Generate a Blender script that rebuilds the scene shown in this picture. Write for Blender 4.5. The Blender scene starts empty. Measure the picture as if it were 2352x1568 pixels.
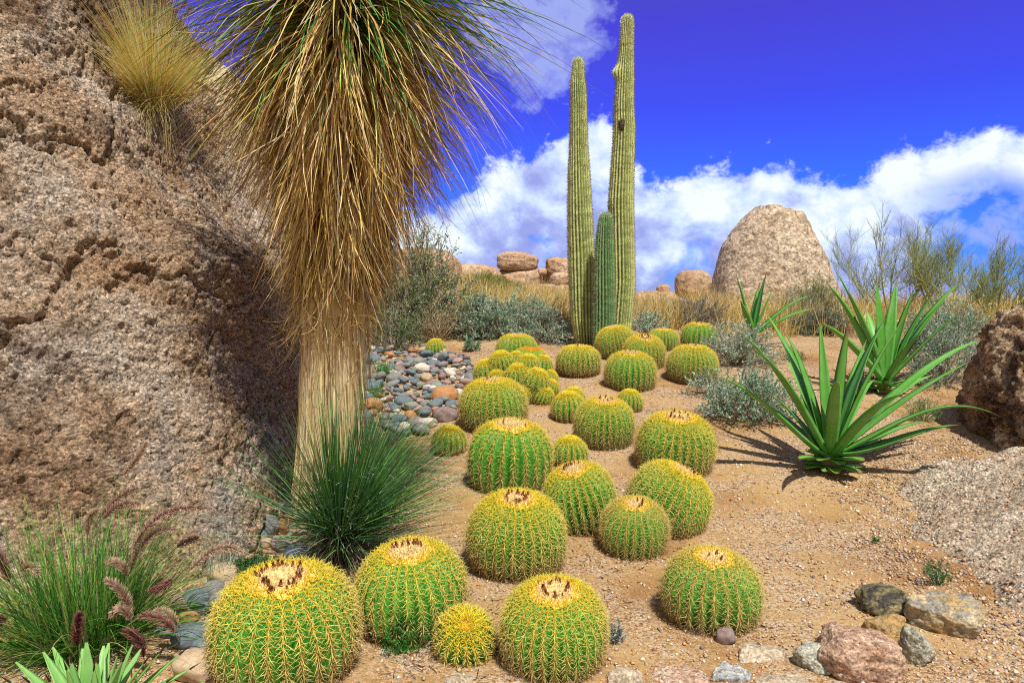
import bpy, bmesh, math, random
import numpy as np
from mathutils import Vector, Matrix, Quaternion

SC = bpy.context.scene
COL = SC.collection
rng = np.random.default_rng(11)
random.seed(5)
U = rng.uniform
N_ = rng.normal

# ------------------------------------------------------------------ camera
# photo coordinates are given on a 2352 x 1568 grid
FPX, CU, CV, HZ = 1568.0, 1176.0, 784.0, 690.0
CAMZ = 1.6
PITCH = math.atan((CV - HZ) / FPX)
cam_d = bpy.data.cameras.new("camera")
cam = bpy.data.objects.new("camera", cam_d)
COL.objects.link(cam)
cam_d.sensor_width = 36
cam_d.lens = 24
cam_d.clip_start = 0.05
cam_d.clip_end = 6000
cam.location = (0, 0, CAMZ)
cam.rotation_euler = (math.radians(90) - PITCH, 0, 0)
SC.camera = cam
SC.cycles.use_denoising = False          # keep grain and spines crisp
SC.cycles.filter_width = 1.1
CP, SP = math.cos(PITCH), math.sin(PITCH)


def ray(u, v):
    x = (u - CU) / FPX
    y = -(v - CV) / FPX
    return np.array([x, CP + y * SP, -SP + y * CP])


def at(u, v, depth):
    """point seen at (u, v) at world distance y = depth"""
    d = ray(u, v)
    return np.array([0, 0, CAMZ]) + d * (depth / d[1])


# ------------------------------------------------------------------ noise
_pr = np.random.default_rng(3)
_perm = _pr.permutation(256)
_perm = np.concatenate([_perm, _perm, _perm])
_grad = _pr.normal(size=(256, 3))
_grad /= np.linalg.norm(_grad, axis=1)[:, None]


def pnoise(p):
    p = np.asarray(p, float)
    i = np.floor(p).astype(int)
    f = p - i
    i &= 255
    w = f * f * f * (f * (f * 6 - 15) + 10)
    out = 0
    for dx in (0, 1):
        wx = w[:, 0] if dx else 1 - w[:, 0]
        for dy in (0, 1):
            wy = w[:, 1] if dy else 1 - w[:, 1]
            for dz in (0, 1):
                wz = w[:, 2] if dz else 1 - w[:, 2]
                h = _perm[_perm[_perm[(i[:, 0] + dx) & 255] + ((i[:, 1] + dy) & 255)] + ((i[:, 2] + dz) & 255)]
                g = _grad[h]
                out = out + wx * wy * wz * (g[:, 0] * (f[:, 0] - dx) + g[:, 1] * (f[:, 1] - dy) + g[:, 2] * (f[:, 2] - dz))
    return out


def fbm(p, octaves=4, gain=0.5):
    p = np.asarray(p, float)
    a, s, o = 1.0, 0, 1.0
    for _ in range(octaves):
        s = s + a * pnoise(p * o + 17.3 * o)
        a *= gain
        o *= 2.03
    return s


def sstep(a, b, x):
    t = np.clip((x - a) / (b - a), 0, 1)
    return t * t * (3 - 2 * t)


# ------------------------------------------------------------------ terrain
_PY = [-60, 0, 3, 4.3, 5.5, 6.5, 8, 9, 10.5, 14, 20, 26, 34, 60, 120, 300, 2500]
_PZ = [0, 0, 0, 0.02, 0.12, 0.28, 0.52, 0.67, 0.88, 1.16, 1.42, 1.50, 1.3, -1.5, -7, -14, -30]
_fy = np.concatenate([np.linspace(-60, 60, 2401), [120, 300, 2500]])
_k = np.hanning(41)
_k /= _k.sum()
_fz = np.interp(_fy[:2401], _PY, _PZ)
_fz = np.convolve(np.pad(_fz, 20, mode='edge'), _k, 'valid')
_fz = np.concatenate([_fz, [-7, -14, -30]])


def ground_h(x, y):
    x = np.atleast_1d(np.asarray(x, float))
    y = np.atleast_1d(np.asarray(y, float))
    h = np.interp(y, _fy, _fz)
    h = h - 0.10 * np.exp(-((x + 1.3) / 1.0) ** 2 - ((y - 8.0) / 2.4) ** 2)
    h = h + 0.75 * np.exp(-((x + 3.2) / 3.2) ** 2 - ((y - 18) / 5) ** 2)
    p = np.stack([x, y, x * 0], 1)
    h = h + 0.035 * pnoise(p * 0.9) + 0.012 * pnoise(p * 3.1 + 7)
    return h


def gz(x, y):
    return float(ground_h(x, y)[0])


def G(u, v, back=0.0):
    """ground point seen at (u, v); back moves it away along y"""
    d = ray(u, v)
    t = np.linspace(1.0, 80, 8000)
    P = np.array([0, 0, CAMZ])[None] + d[None] * t[:, None]
    below = P[:, 2] < ground_h(P[:, 0], P[:, 1])
    k = int(np.argmax(below)) if below.any() else len(t) - 1
    p = P[k].copy()
    if back:
        p[0] *= (p[1] + back) / p[1]
        p[1] += back
    p[2] = gz(p[0], p[1])
    return p


# ------------------------------------------------------------------ mesh helpers
def mesh_from(name, V, quads=None, tris=None, col=None, smooth=True):
    me = bpy.data.meshes.new(name)
    V = np.asarray(V, np.float32)
    me.vertices.add(len(V))
    me.vertices.foreach_set("co", V.ravel())
    li, ls = [], []
    st = 0
    if quads is not None and len(quads):
        q = np.asarray(quads, np.int32)
        li.append(q.ravel())
        ls.append(np.arange(len(q)) * 4)
        st = len(q) * 4
    if tris is not None and len(tris):
        t = np.asarray(tris, np.int32)
        li.append(t.ravel())
        ls.append(np.arange(len(t)) * 3 + st)
    li = np.concatenate(li).astype(np.int32)
    ls = np.concatenate(ls).astype(np.int32)
    me.loops.add(len(li))
    me.loops.foreach_set("vertex_index", li)
    me.polygons.add(len(ls))
    me.polygons.foreach_set("loop_start", ls)
    if smooth:
        me.polygons.foreach_set("use_smooth", np.ones(len(ls), bool))
    if col is not None:
        a = me.color_attributes.new("col", 'FLOAT_COLOR', 'POINT')
        c = np.ones((len(V), 4), np.float32)
        c[:, :3] = col
        a.data.foreach_set("color", c.ravel())
    me.update(calc_edges=True)
    me.validate()
    return me


class MB:
    """collects pieces of one mesh"""

    def __init__(s):
        s.V, s.Q, s.T, s.C, s.n = [], [], [], [], 0

    def add(s, V, Q=None, T=None, C=None):
        V = np.asarray(V, float).reshape(-1, 3)
        if Q is not None and len(Q):
            s.Q.append(np.asarray(Q) + s.n)
        if T is not None and len(T):
            s.T.append(np.asarray(T) + s.n)
        c = np.ones((len(V), 3)) * (np.asarray(C, float) if C is not None else 0.5)
        s.V.append(V)
        s.C.append(c)
        s.n += len(V)

    def mesh(s, name, smooth=True):
        return mesh_from(name, np.concatenate(s.V), np.concatenate(s.Q) if s.Q else None,
                         np.concatenate(s.T) if s.T else None, np.concatenate(s.C), smooth)


def link(name, me, mat=None, parent=None, loc=None):
    o = bpy.data.objects.new(name, me)
    COL.objects.link(o)
    if mat is not None and me is not None and not me.materials:
        me.materials.append(mat)
    if parent is not None:
        o.parent = parent
    if loc is not None:
        o.location = [float(c) for c in loc]
    return o


def tag(o, label=None, cat=None, group=None, kind=None):
    if label:
        o['label'] = label
    if cat:
        o['category'] = cat
    if group:
        o['group'] = group
    if kind:
        o['kind'] = kind
    return o


def empty(name, loc, label, cat, group=None, rot=(0, 0, 0), scale=1.0):
    o = bpy.data.objects.new(name, None)
    o.empty_display_size = 0.1
    COL.objects.link(o)
    o.location = [float(c) for c in loc]
    o.rotation_euler = rot
    o.scale = (scale,) * 3 if np.isscalar(scale) else scale
    return tag(o, label, cat, group)


def nrm(a):
    return a / np.maximum(np.linalg.norm(a, axis=-1, keepdims=True), 1e-9)


def curves(base, d, length, droop=0.5, K=5, curl=0.0):
    """N curved paths -> (N, K+1, 3) points; droop pulls directions down"""
    base = np.asarray(base, float)
    d = nrm(np.asarray(d, float))
    n = len(base)
    length = np.broadcast_to(np.asarray(length, float), (n,))
    droop = np.broadcast_to(np.asarray(droop, float), (n,))
    P = np.zeros((n, K + 1, 3))
    P[:, 0] = base
    wob = N_(0, 1, (n, 3)) * curl
    for k in range(K):
        P[:, k + 1] = P[:, k] + d * (length / K)[:, None]
        d = d + wob / K
        d[:, 2] -= droop / K
        d = nrm(d)
        if curl:
            wob = wob + N_(0, 1, (n, 3)) * curl * 0.6
    return P


def ribbons(P, width, taper=0.9, c0=None, c1=None, flat=0.0, w0=1.0):
    """flat blades along paths P (N,K+1,3)"""
    n, K1, _ = P.shape
    T = np.gradient(P, axis=1)
    T = nrm(T)
    up = np.zeros((n, 3))
    up[:] = (0, 0, 1)
    side = np.cross(T[:, 0], up)
    bad = np.linalg.norm(side, axis=1) < 1e-3
    side[bad] = (1, 0, 0)
    side = nrm(side)
    rnd = N_(0, 1, (n, 3))
    side = nrm(side * (1 - flat) + nrm(rnd) * flat)
    S = side[:, None, :] - T * np.sum(T * side[:, None, :], 2, keepdims=True)
    S = nrm(S)
    t = np.linspace(0, 1, K1)
    w = np.interp(t, [0, 0.15, 1], [w0, 1.0, 1 - taper])
    W = np.broadcast_to(np.asarray(width, float), (n,))[:, None] * w[None] * 0.5
    A = P + S * W[..., None]
    B = P - S * W[..., None]
    V = np.stack([A, B], 2).reshape(-1, 3)
    idx = np.arange(n * K1 * 2).reshape(n, K1, 2)
    Q = np.stack([idx[:, :-1, 0], idx[:, :-1, 1], idx[:, 1:, 1], idx[:, 1:, 0]], -1).reshape(-1, 4)
    C = None
    if c0 is not None:
        c0 = np.broadcast_to(np.asarray(c0, float), (n, 3))
        c1 = c0 if c1 is None else np.broadcast_to(np.asarray(c1, float), (n, 3))
        C = c0[:, None] * (1 - t)[None, :, None] + c1[:, None] * t[None, :, None]
        C = np.repeat(C, 2, 1).reshape(-1, 3)
    return V, Q, C


def tubes(P, r0, r1, sides=3, c0=None, c1=None):
    n, K1, _ = P.shape
    T = nrm(np.gradient(P, axis=1))
    ref = np.where(np.abs(T[..., 2:3]) < 0.9, np.array([0, 0, 1.0]), np.array([1.0, 0, 0]))
    A = nrm(np.cross(T, ref))
    B = np.cross(T, A)
    t = np.linspace(0, 1, K1)
    r0 = np.broadcast_to(np.asarray(r0, float), (n,))
    r1 = np.broadcast_to(np.asarray(r1, float), (n,))
    R = r0[:, None] * (1 - t) + r1[:, None] * t
    ang = np.arange(sides) * 2 * math.pi / sides
    V = P[:, :, None] + R[:, :, None, None] * (A[:, :, None] * np.cos(ang)[None, None, :, None] + B[:, :, None] * np.sin(ang)[None, None, :, None])
    idx = np.arange(n * K1 * sides).reshape(n, K1, sides)
    j = np.roll(np.arange(sides), -1)
    Q = np.stack([idx[:, :-1], idx[:, :-1][..., j], idx[:, 1:][..., j], idx[:, 1:]], -1).reshape(-1, 4)
    C = None
    if c0 is not None:
        c0 = np.broadcast_to(np.asarray(c0, float), (n, 3))
        c1 = c0 if c1 is None else np.broadcast_to(np.asarray(c1, float), (n, 3))
        C = c0[:, None] * (1 - t)[None, :, None] + c1[:, None] * t[None, :, None]
        C = np.repeat(C[:, :, None], sides, 2).reshape(-1, 3)
    return V.reshape(-1, 3), Q, C


def leaflets(pos, d, size, wid=0.45, col=None):
    """diamond leaves folded along the midrib: 4 verts, 2 tris"""
    n = len(pos)
    d = nrm(d)
    s = nrm(np.cross(d, nrm(N_(0, 1, (n, 3)))))
    up = np.cross(s, d)
    size = np.broadcast_to(np.asarray(size, float), (n,))[:, None]
    a = pos
    b = pos + d * size * 0.5 + s * size * wid * 0.5 + up * size * 0.1
    c = pos + d * size
    e = pos + d * size * 0.5 - s * size * wid * 0.5 + up * size * 0.1
    V = np.stack([a, b, c, e], 1).reshape(-1, 3)
    i = np.arange(n) * 4
    T = np.concatenate([np.stack([i, i + 1, i + 2], 1), np.stack([i, i + 2, i + 3], 1)])
    C = None if col is None else np.repeat(col, 4, 0)
    return V, T, C


def pick(cols, n, jit=0.15, w=None):
    cols = np.asarray(cols, float)
    k = rng.choice(len(cols), n, p=w)
    c = cols[k] * np.exp(N_(0, jit, (n, 1))) * np.exp(N_(0, jit * 0.3, (n, 3)))
    return np.clip(c, 0.004, 0.95)


def grid_quads(rows, cols, wrap=True):
    r = np.arange(rows - 1)[:, None]
    c = np.arange(cols if wrap else cols - 1)[None]
    c2 = (c + 1) % cols
    return np.stack([r * cols + c, r * cols + c2, (r + 1) * cols + c2, (r + 1) * cols + c], -1).reshape(-1, 4)


# ------------------------------------------------------------------ materials
class NT:
    def __init__(s, name):
        s.m = bpy.data.materials.new(name)
        s.m.use_nodes = True
        s.t = s.m.node_tree
        s.t.nodes.clear()
        s.out = s.n('ShaderNodeOutputMaterial')

    def n(s, kind, **kw):
        nd = s.t.nodes.new(kind)
        for k, v in kw.items():
            if k.startswith('i_'):
                nd.inputs[k[2:].replace('_', ' ')].default_value = v
            else:
                setattr(nd, k, v)
        return nd

    def l(s, a, b):
        s.t.links.new(a, b)

    def coords(s, which='Object'):
        return s.n('ShaderNodeTexCoord').outputs[which]

    def noise(s, vec, scale, detail=6, rough=0.6, dist=0.0):
        nd = s.n('ShaderNodeTexNoise')
        nd.inputs['Scale'].default_value = scale
        nd.inputs['Detail'].default_value = detail
        nd.inputs['Roughness'].default_value = rough
        nd.inputs['Distortion'].default_value = dist
        s.l(vec, nd.inputs['Vector'])
        return nd.outputs['Fac']

    def voro(s, vec, scale, feature='F1', out='Distance'):
        nd = s.n('ShaderNodeTexVoronoi')
        nd.feature = feature
        nd.inputs['Scale'].default_value = scale
        s.l(vec, nd.inputs['Vector'])
        return nd.outputs[out]

    def mapping(s, vec, scale=(1, 1, 1), loc=(0, 0, 0), rot=(0, 0, 0)):
        nd = s.n('ShaderNodeMapping')
        nd.inputs['Scale'].default_value = scale
        nd.inputs['Location'].default_value = loc
        nd.inputs['Rotation'].default_value = rot
        s.l(vec, nd.inputs['Vector'])
        return nd.outputs[0]

    def ramp(s, fac, stops, interp='LINEAR'):
        nd = s.n('ShaderNodeValToRGB')
        cr = nd.color_ramp
        cr.interpolation = interp
        while len(cr.elements) < len(stops):
            cr.elements.new(0.5)
        for e, (p, c) in zip(cr.elements, stops):
            e.position = p
            e.color = (*c, 1) if not np.isscalar(c) else (c, c, c, 1)
        s.l(fac, nd.inputs[0])
        return nd.outputs[0]

    def mix(s, fac, a, b, mode='MIX'):
        nd = s.n('ShaderNodeMix', data_type='RGBA', blend_type=mode)
        nd.clamp_factor = True
        for sock, val in ((nd.inputs[0], fac), (nd.inputs[6], a), (nd.inputs[7], b)):
            if isinstance(val, bpy.types.NodeSocket):
                s.l(val, sock)
            elif np.isscalar(val):
                sock.default_value = val if sock == nd.inputs[0] else (val, val, val, 1)
            else:
                sock.default_value = (*val, 1)
        return nd.outputs[2]

    def math(s, op, a, b=None, c=None, clamp=False):
        nd = s.n('ShaderNodeMath', operation=op)
        nd.use_clamp = clamp
        for k, val in enumerate((a, b, c)):
            if val is None:
                continue
            if isinstance(val, bpy.types.NodeSocket):
                s.l(val, nd.inputs[k])
            else:
                nd.inputs[k].default_value = val
        return nd.outputs[0]

    def attr(s, name='col'):
        return s.n('ShaderNodeAttribute', attribute_name=name).outputs['Color']

    def bump(s, h, strength=0.5, dist=0.01, normal=None):
        nd = s.n('ShaderNodeBump')
        nd.inputs['Strength'].default_value = strength
        nd.inputs['Distance'].default_value = dist
        s.l(h, nd.inputs['Height'])
        if normal is not None:
            s.l(normal, nd.inputs['Normal'])
        return nd.outputs[0]

    def bsdf(s, color, rough=0.7, spec=0.3, normal=None, transl=0.0):
        b = s.n('ShaderNodeBsdfPrincipled')
        if isinstance(color, bpy.types.NodeSocket):
            s.l(color, b.inputs['Base Color'])
        else:
            b.inputs['Base Color'].default_value = (*color, 1)
        if isinstance(rough, bpy.types.NodeSocket):
            s.l(rough, b.inputs['Roughness'])
        else:
            b.inputs['Roughness'].default_value = rough
        b.inputs['Specular IOR Level'].default_value = spec
        if normal is not None:
            s.l(normal, b.inputs['Normal'])
        sh = b.outputs[0]
        if transl > 0:
            t = s.n('ShaderNodeBsdfTranslucent')
            if isinstance(color, bpy.types.NodeSocket):
                s.l(color, t.inputs[0])
            else:
                t.inputs[0].default_value = (*color, 1)
            m = s.n('ShaderNodeMixShader')
            m.inputs[0].default_value = transl
            s.l(sh, m.inputs[1])
            s.l(t.outputs[0], m.inputs[2])
            sh = m.outputs[0]
        s.l(sh, s.out.inputs[0])
        return s.m


def attr_mat(name, rough=0.6, spec=0.25, transl=0.2, rand=0.0):
    t = NT(name)
    c = t.attr()
    if rand:
        r = t.n('ShaderNodeObjectInfo').outputs['Random']
        hs = t.n('ShaderNodeHueSaturation')
        hs.inputs['Saturation'].default_value = 1.0
        t.l(t.math('MULTIPLY_ADD', r, rand, 1 - rand / 2), hs.inputs['Value'])
        t.l(c, hs.inputs['Color'])
        c = hs.outputs[0]
    return t.bsdf(c, rough, spec, None, transl)


def rock_mat(name, cols, patch=1.2, grain=90, bump=0.6, speck=0.5, dark=None, dark_amt=0.0, bands=None, dist=0.012, streak=False, varnish=None):
    """cols: dark, mid, light patch colours; speck: strength of crystal speckles"""
    t = NT(name)
    v = t.coords('Object')
    rnd = t.n('ShaderNodeObjectInfo').outputs['Random']
    off = t.n('ShaderNodeVectorMath', operation='ADD')
    t.l(v, off.inputs[0])
    cmb = t.n('ShaderNodeCombineXYZ')
    t.l(t.math('MULTIPLY', rnd, 37.0), cmb.inputs[0])
    t.l(t.math('MULTIPLY', rnd, 11.0), cmb.inputs[1])
    t.l(cmb.outputs[0], off.inputs[1])
    v = off.outputs[0]
    n1 = t.noise(v, patch, 8, 0.65, 0.4)
    base = t.ramp(n1, [(0.3, cols[0]), (0.5, cols[1]), (0.68, cols[2])])
    if bands is not None:
        vb = t.mapping(v, scale=(1, 1, 5), rot=(0.5, 0.35, 0))
        nb = t.noise(vb, patch * 2.2, 6, 0.6, 1.2)
        base = t.mix(t.ramp(nb, [(0.44, 0.0), (0.56, 1.0)]), base, bands)
    if streak:
        vs = t.mapping(v, scale=(1, 1, 0.22))
        ns = t.noise(vs, 1.4, 6, 0.6, 0.6)
        base = t.mix(t.ramp(ns, [(0.54, 0.0), (0.72, 0.85)]), base, (0.52, 0.47, 0.42))
    if dark is not None:
        nd = t.noise(v, patch * 0.9, 10, 0.75, 0.8)
        base = t.mix(t.ramp(nd, [(0.62 - dark_amt, 0.0), (0.74 - dark_amt, 0.9)]), base, dark)
    if varnish:
        zz = t.n('ShaderNodeSeparateXYZ')
        t.l(t.coords('Object'), zz.inputs[0])
        f = t.n('ShaderNodeMapRange')
        f.inputs[1].default_value, f.inputs[2].default_value = varnish
        t.l(zz.outputs[2], f.inputs[0])
        nv = t.noise(v, 2.0, 8, 0.7, 0.8)
        base = t.mix(t.ramp(t.math('ADD', t.math('MULTIPLY', f.outputs[0], 0.45), t.math('MULTIPLY', nv, 1.0)), [(0.62, 0.0), (0.84, 0.85)]), base, (0.135, 0.062, 0.036))
    vc = t.voro(v, grain, 'F1', 'Color')
    sep = t.n('ShaderNodeSeparateColor')
    t.l(vc, sep.inputs[0])
    sp = t.ramp(sep.outputs[0], [(0.0, 0.22), (0.22, 0.72), (0.7, 1.1), (1.0, 1.7)])
    base = t.mix(speck, base, t.mix(1.0, base, sp, 'MULTIPLY'))
    nf = t.noise(v, grain * 0.3, 8, 0.75)
    base = t.mix(0.6, base, t.mix(1.0, base, t.ramp(nf, [(0.38, 0.16), (0.5, 0.95), (0.68, 1.5)]), 'MULTIPLY'))
    nb1 = t.noise(v, grain * 0.3, 12, 0.8)
    vd = t.voro(v, grain * 0.6, 'F1', 'Distance')
    h = t.math('ADD', nb1, t.math('MULTIPLY', vd, -0.5))
    nm = t.bump(h, bump, dist)
    return t.bsdf(base, 0.9, 0.15, nm)
# ------------------------------------------------------------------ light and sky
SUN_EL, SUN_AZ = math.radians(61), math.radians(158)
L = Vector((math.sin(SUN_AZ) * math.cos(SUN_EL), math.cos(SUN_AZ) * math.cos(SUN_EL), math.sin(SUN_EL)))
sd = bpy.data.lights.new("sun", 'SUN')
sd.energy = 5.0
sd.angle = math.radians(0.53)
sd.color = (1.0, 0.955, 0.88)
sun = bpy.data.objects.new("sun", sd)
COL.objects.link(sun)
sun.location = (8, -6, 14)
sun.rotation_euler = L.to_track_quat('Z', 'Y').to_euler()

world = bpy.data.worlds.new("World")
SC.world = world
world.use_nodes = True


def build_world():
    t = NT.__new__(NT)
    t.t = world.node_tree
    t.t.nodes.clear()
    out = t.n('ShaderNodeOutputWorld')
    bg = t.n('ShaderNodeBackground')
    bg.inputs['Strength'].default_value = 0.085
    t.l(bg.outputs[0], out.inputs[0])
    sky = t.n('ShaderNodeTexSky')
    sky.sky_type = 'NISHITA'
    sky.sun_disc = False
    sky.sun_elevation = SUN_EL
    sky.sun_rotation = SUN_AZ
    sky.altitude = 700
    sky.air_density = 1.0
    sky.dust_density = 0.3
    sky.ozone_density = 2.0
    g = t.coords('Generated')
    vn = t.n('ShaderNodeVectorMath', operation='NORMALIZE')
    t.l(g, vn.inputs[0])
    d = vn.outputs[0]
    sep = t.n('ShaderNodeSeparateXYZ')
    t.l(d, sep.inputs[0])
    x, y, z = sep.outputs
    az = t.math('ARCTAN2', x, y)
    el = t.math('ARCSINE', z)
    # deep violet-blue of the polarised desert sky, paler and more azure lower down
    tint = t.ramp(t.math('MULTIPLY', el, 1.6, clamp=True),
                  [(0.0, (0.22, 0.55, 1.5)), (0.25, (0.20, 0.50, 2.1)), (0.42, (0.36, 0.34, 2.15)), (0.60, (0.60, 0.33, 2.0)), (0.8, (0.7, 0.6, 1.5)), (1.0, (1.0, 0.9, 1.2))])
    col = t.mix(1.0, sky.outputs[0], tint, 'MULTIPLY')
    # cumulus bank: its upper edge as an elevation per azimuth
    fc = t.n('ShaderNodeFloatCurve')
    A0, A1 = -1.0, 1.2
    pts = [(-1.0, .12), (-.6, .16), (-.3, .12), (-.124, .140), (-.074, .158), (-.0166, .205), (.028, .218), (.0726, .232), (.123, .262), (.15, .232), (.185, .190),
           (.216, .166), (.264, .184), (.321, .188), (.36, .186), (.406, .168), (.454, .160), (.507, .182), (.558, .196), (.601, .204), (.644, .186), (.70, .13), (.9, .1), (1.2, .14)]
    cv = fc.mapping.curves[0]
    fc.mapping.use_clip = False
    while len(cv.points) < len(pts):
        cv.points.new(0.5, 0.5)
    for p, (a, e) in zip(cv.points, pts):
        p.location = ((a - A0) / (A1 - A0), e * 3)
        p.handle_type = 'AUTO'
    fc.mapping.update()
    t.l(t.math('MULTIPLY_ADD', az, 1 / (A1 - A0), -A0 / (A1 - A0), clamp=True), fc.inputs['Value'])
    top = t.math('MULTIPLY', fc.outputs[0], 1 / 3)
    dm = t.mapping(d, scale=(1, 1, 1.25))
    n_big = t.noise(dm, 7, 2, 0.5, 0.2)
    n_med = t.noise(dm, 17, 9, 0.58, 0.15)
    n_fine = t.noise(dm, 42, 8, 0.62, 0.3)
    nb = t.math('ADD', t.math('MULTIPLY', t.math('SUBTRACT', n_med, 0.5), 0.105), t.math('MULTIPLY', t.math('SUBTRACT', n_fine, 0.5), 0.042))
    edge = t.math('ADD', t.math('SUBTRACT', top, el), nb)
    m = t.n('ShaderNodeMapRange', interpolation_type='SMOOTHSTEP')
    m.inputs[1].default_value = -0.004
    m.inputs[2].default_value = 0.018
    t.l(edge, m.inputs[0])
    bank = m.outputs[0]
    # holes and the thin, torn lower part
    hole = t.ramp(t.noise(dm, 11, 7, 0.6, 0.6), [(0.30, 1.0), (0.42, 0.0)])
    low = t.ramp(t.math('MULTIPLY', t.math('SUBTRACT', top, el), 6.0, clamp=True), [(0.12, 0.0), (0.75, 0.9)])
    hole = t.math('MULTIPLY', hole, low)
    # open blue at the far right under the arm of cloud
    gap = t.n('ShaderNodeMapRange', interpolation_type='SMOOTHSTEP')
    gap.inputs[1].default_value = 0.52
    gap.inputs[2].default_value = 0.64
    t.l(t.math('ADD', az, t.math('MULTIPLY', t.math('SUBTRACT', n_med, 0.5), 0.5)), gap.inputs[0])
    glow = t.ramp(t.math('MULTIPLY', t.math('SUBTRACT', top, el), 8.0, clamp=True), [(0.30, 0.0), (0.62, 1.0)])
    gapf = t.math('MULTIPLY', gap.outputs[0], glow)
    bank = t.math('MULTIPLY', bank, t.math('SUBTRACT', 1.0, t.math('MAXIMUM', hole, gapf), clamp=True))
    bank = t.math('MULTIPLY', bank, 0.96)
    # shaded lavender bellies against white tops
    sh = t.ramp(t.math('MULTIPLY', t.math('SUBTRACT', top, el), 5.0, clamp=True), [(0.0, 0.0), (0.35, 0.12), (0.75, 0.75), (1.0, 1.0)])
    lit = t.math('ADD', t.math('MULTIPLY', t.math('SUBTRACT', n_med, 0.5), 3.2), t.math('MULTIPLY', t.math('SUBTRACT', n_big, 0.5), 1.6))
    shade = t.math('SUBTRACT', t.math('ADD', sh, 0.18), lit, clamp=True)
    ccol = t.ramp(shade, [(0.0, (10.6, 11.4, 11.6)), (0.35, (7.6, 9.2, 11.4)), (0.7, (5.2, 6.1, 10.4)), (1.0, (3.8, 4.4, 9.0))])
    col = t.mix(bank, col, ccol)
    # thin ragged veil high up between the yucca and the tall cactus
    ga = t.math('MULTIPLY', t.math('ADD', az, -0.035), 9.0)
    ge = t.math('MULTIPLY', t.math('ADD', el, -0.39), 8.5)
    rr = t.math('ADD', t.math('MULTIPLY', ga, ga), t.math('MULTIPLY', ge, ge))
    fall = t.math('SUBTRACT', 1.15, rr)
    veil = t.math('ADD', fall, t.math('MULTIPLY', t.math('SUBTRACT', n_med, 0.5), 3.4))
    veil = t.math('ADD', veil, t.math('MULTIPLY', t.math('SUBTRACT', n_fine, 0.5), 1.1))
    veilm = t.ramp(veil, [(0.15, 0.0), (0.5, 0.45), (1.0, 0.85)])
    col = t.mix(veilm, col, (4.3, 5.2, 10.2))
    # unseen scattered cloud added behind the camera to brighten front faces, fading out ahead
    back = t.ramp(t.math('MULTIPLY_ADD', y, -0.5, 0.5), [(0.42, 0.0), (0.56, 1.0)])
    fill_cloud = t.math('MULTIPLY', back, t.ramp(t.noise(d, 3.0, 8, 0.6, 0.3), [(0.30, 0.0), (0.50, 0.92)]))
    col = t.mix(fill_cloud, col, (5.2, 5.1, 4.9))
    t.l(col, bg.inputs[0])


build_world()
SC.view_settings.view_transform = 'Standard'
SC.view_settings.look = 'None'
SC.view_settings.exposure = 0.12
SC.view_settings.gamma = 1.0

# ------------------------------------------------------------------ ground
def ground_material():
    t = NT("desert_soil")
    v = t.coords('Object')
    n1 = t.noise(v, 0.9, 8, 0.62, 0.5)
    base = t.ramp(n1, [(0.34, (0.27, 0.135, 0.045)), (0.5, (0.40, 0.245, 0.100)), (0.66, (0.48, 0.33, 0.155))])
    # fine gravel grains of many colours where gravel lies, smoother soil elsewhere
    vc = t.voro(v, 95, 'F1', 'Color')
    s = t.n('ShaderNodeSeparateColor')
    t.l(vc, s.inputs[0])
    grains = t.ramp(s.outputs[0], [(0.0, (0.10, 0.065, 0.045)), (0.25, (0.35, 0.19, 0.075)), (0.5, (0.47, 0.31, 0.15)), (0.8, (0.60, 0.47, 0.33)), (1.0, (0.40, 0.38, 0.38))])
    gm = t.ramp(t.noise(v, 1.7, 6, 0.6, 0.3), [(0.42, 0.06), (0.58, 0.85)])
    base = t.mix(gm, base, grains)
    fine = t.noise(v, 60, 8, 0.7)
    base = t.mix(0.7, base, t.mix(1.0, base, t.ramp(fine, [(0.3, 0.42), (0.7, 1.45)]), 'MULTIPLY'))
    vd = t.voro(v, 95, 'F1', 'Distance')
    h = t.math('ADD', t.math('MULTIPLY', t.math('MULTIPLY', vd, -1.0), t.math('ADD', gm, 0.2)), t.math('MULTIPLY', fine, 0.6))
    nm = t.bump(h, 0.8, 0.008)
    return t.bsdf(base, 0.95, 0.1, nm)


M_soil = ground_material()


def lines(parts):
    out = []
    for a, b, s in parts:
        out.append(np.arange(a, b, s))
    return np.concatenate(out)


gx = lines([(-1600, -200, 200), (-200, -40, 20), (-40, -9, 1.5), (-9, -5, 0.25), (-5, 7, 0.05), (7, 12, 0.25), (12, 40, 1.5), (40, 200, 20), (200, 1601, 200)])
gy = lines([(-400, -40, 60), (-40, -2, 4), (-2, 2, 0.25), (2, 12, 0.05), (12, 30, 0.3), (30, 60, 1.5), (60, 200, 14), (200, 2401, 200)])
GX, GY = np.meshgrid(gx, gy)
gh = ground_h(GX.ravel(), GY.ravel())
near = (np.abs(GX.ravel()) < 9) & (np.abs(GY.ravel() - 7) < 7)
pp = np.stack([GX.ravel(), GY.ravel(), GX.ravel() * 0], 1)
gh[near] += 0.010 * fbm(pp[near] * 5.0, 3)
nr, nc = GX.shape
q = grid_quads(nr, nc, False)
ground = link("ground", mesh_from("ground", np.stack([GX.ravel(), GY.ravel(), gh], 1), q), M_soil)
tag(ground, kind='structure')


_SA = np.radians([0, 60, 100, 132, 150, 165, 180, 195, 210, 225, 245, 270, 320, 360])
_SR = [2.4, 2.3, 2.15, 2.15, 2.05, 2.0, 2.15, 2.25, 2.6, 2.75, 2.6, 2.5, 2.4, 2.4]
SLX, SLY = 4.6, 4.2


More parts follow.
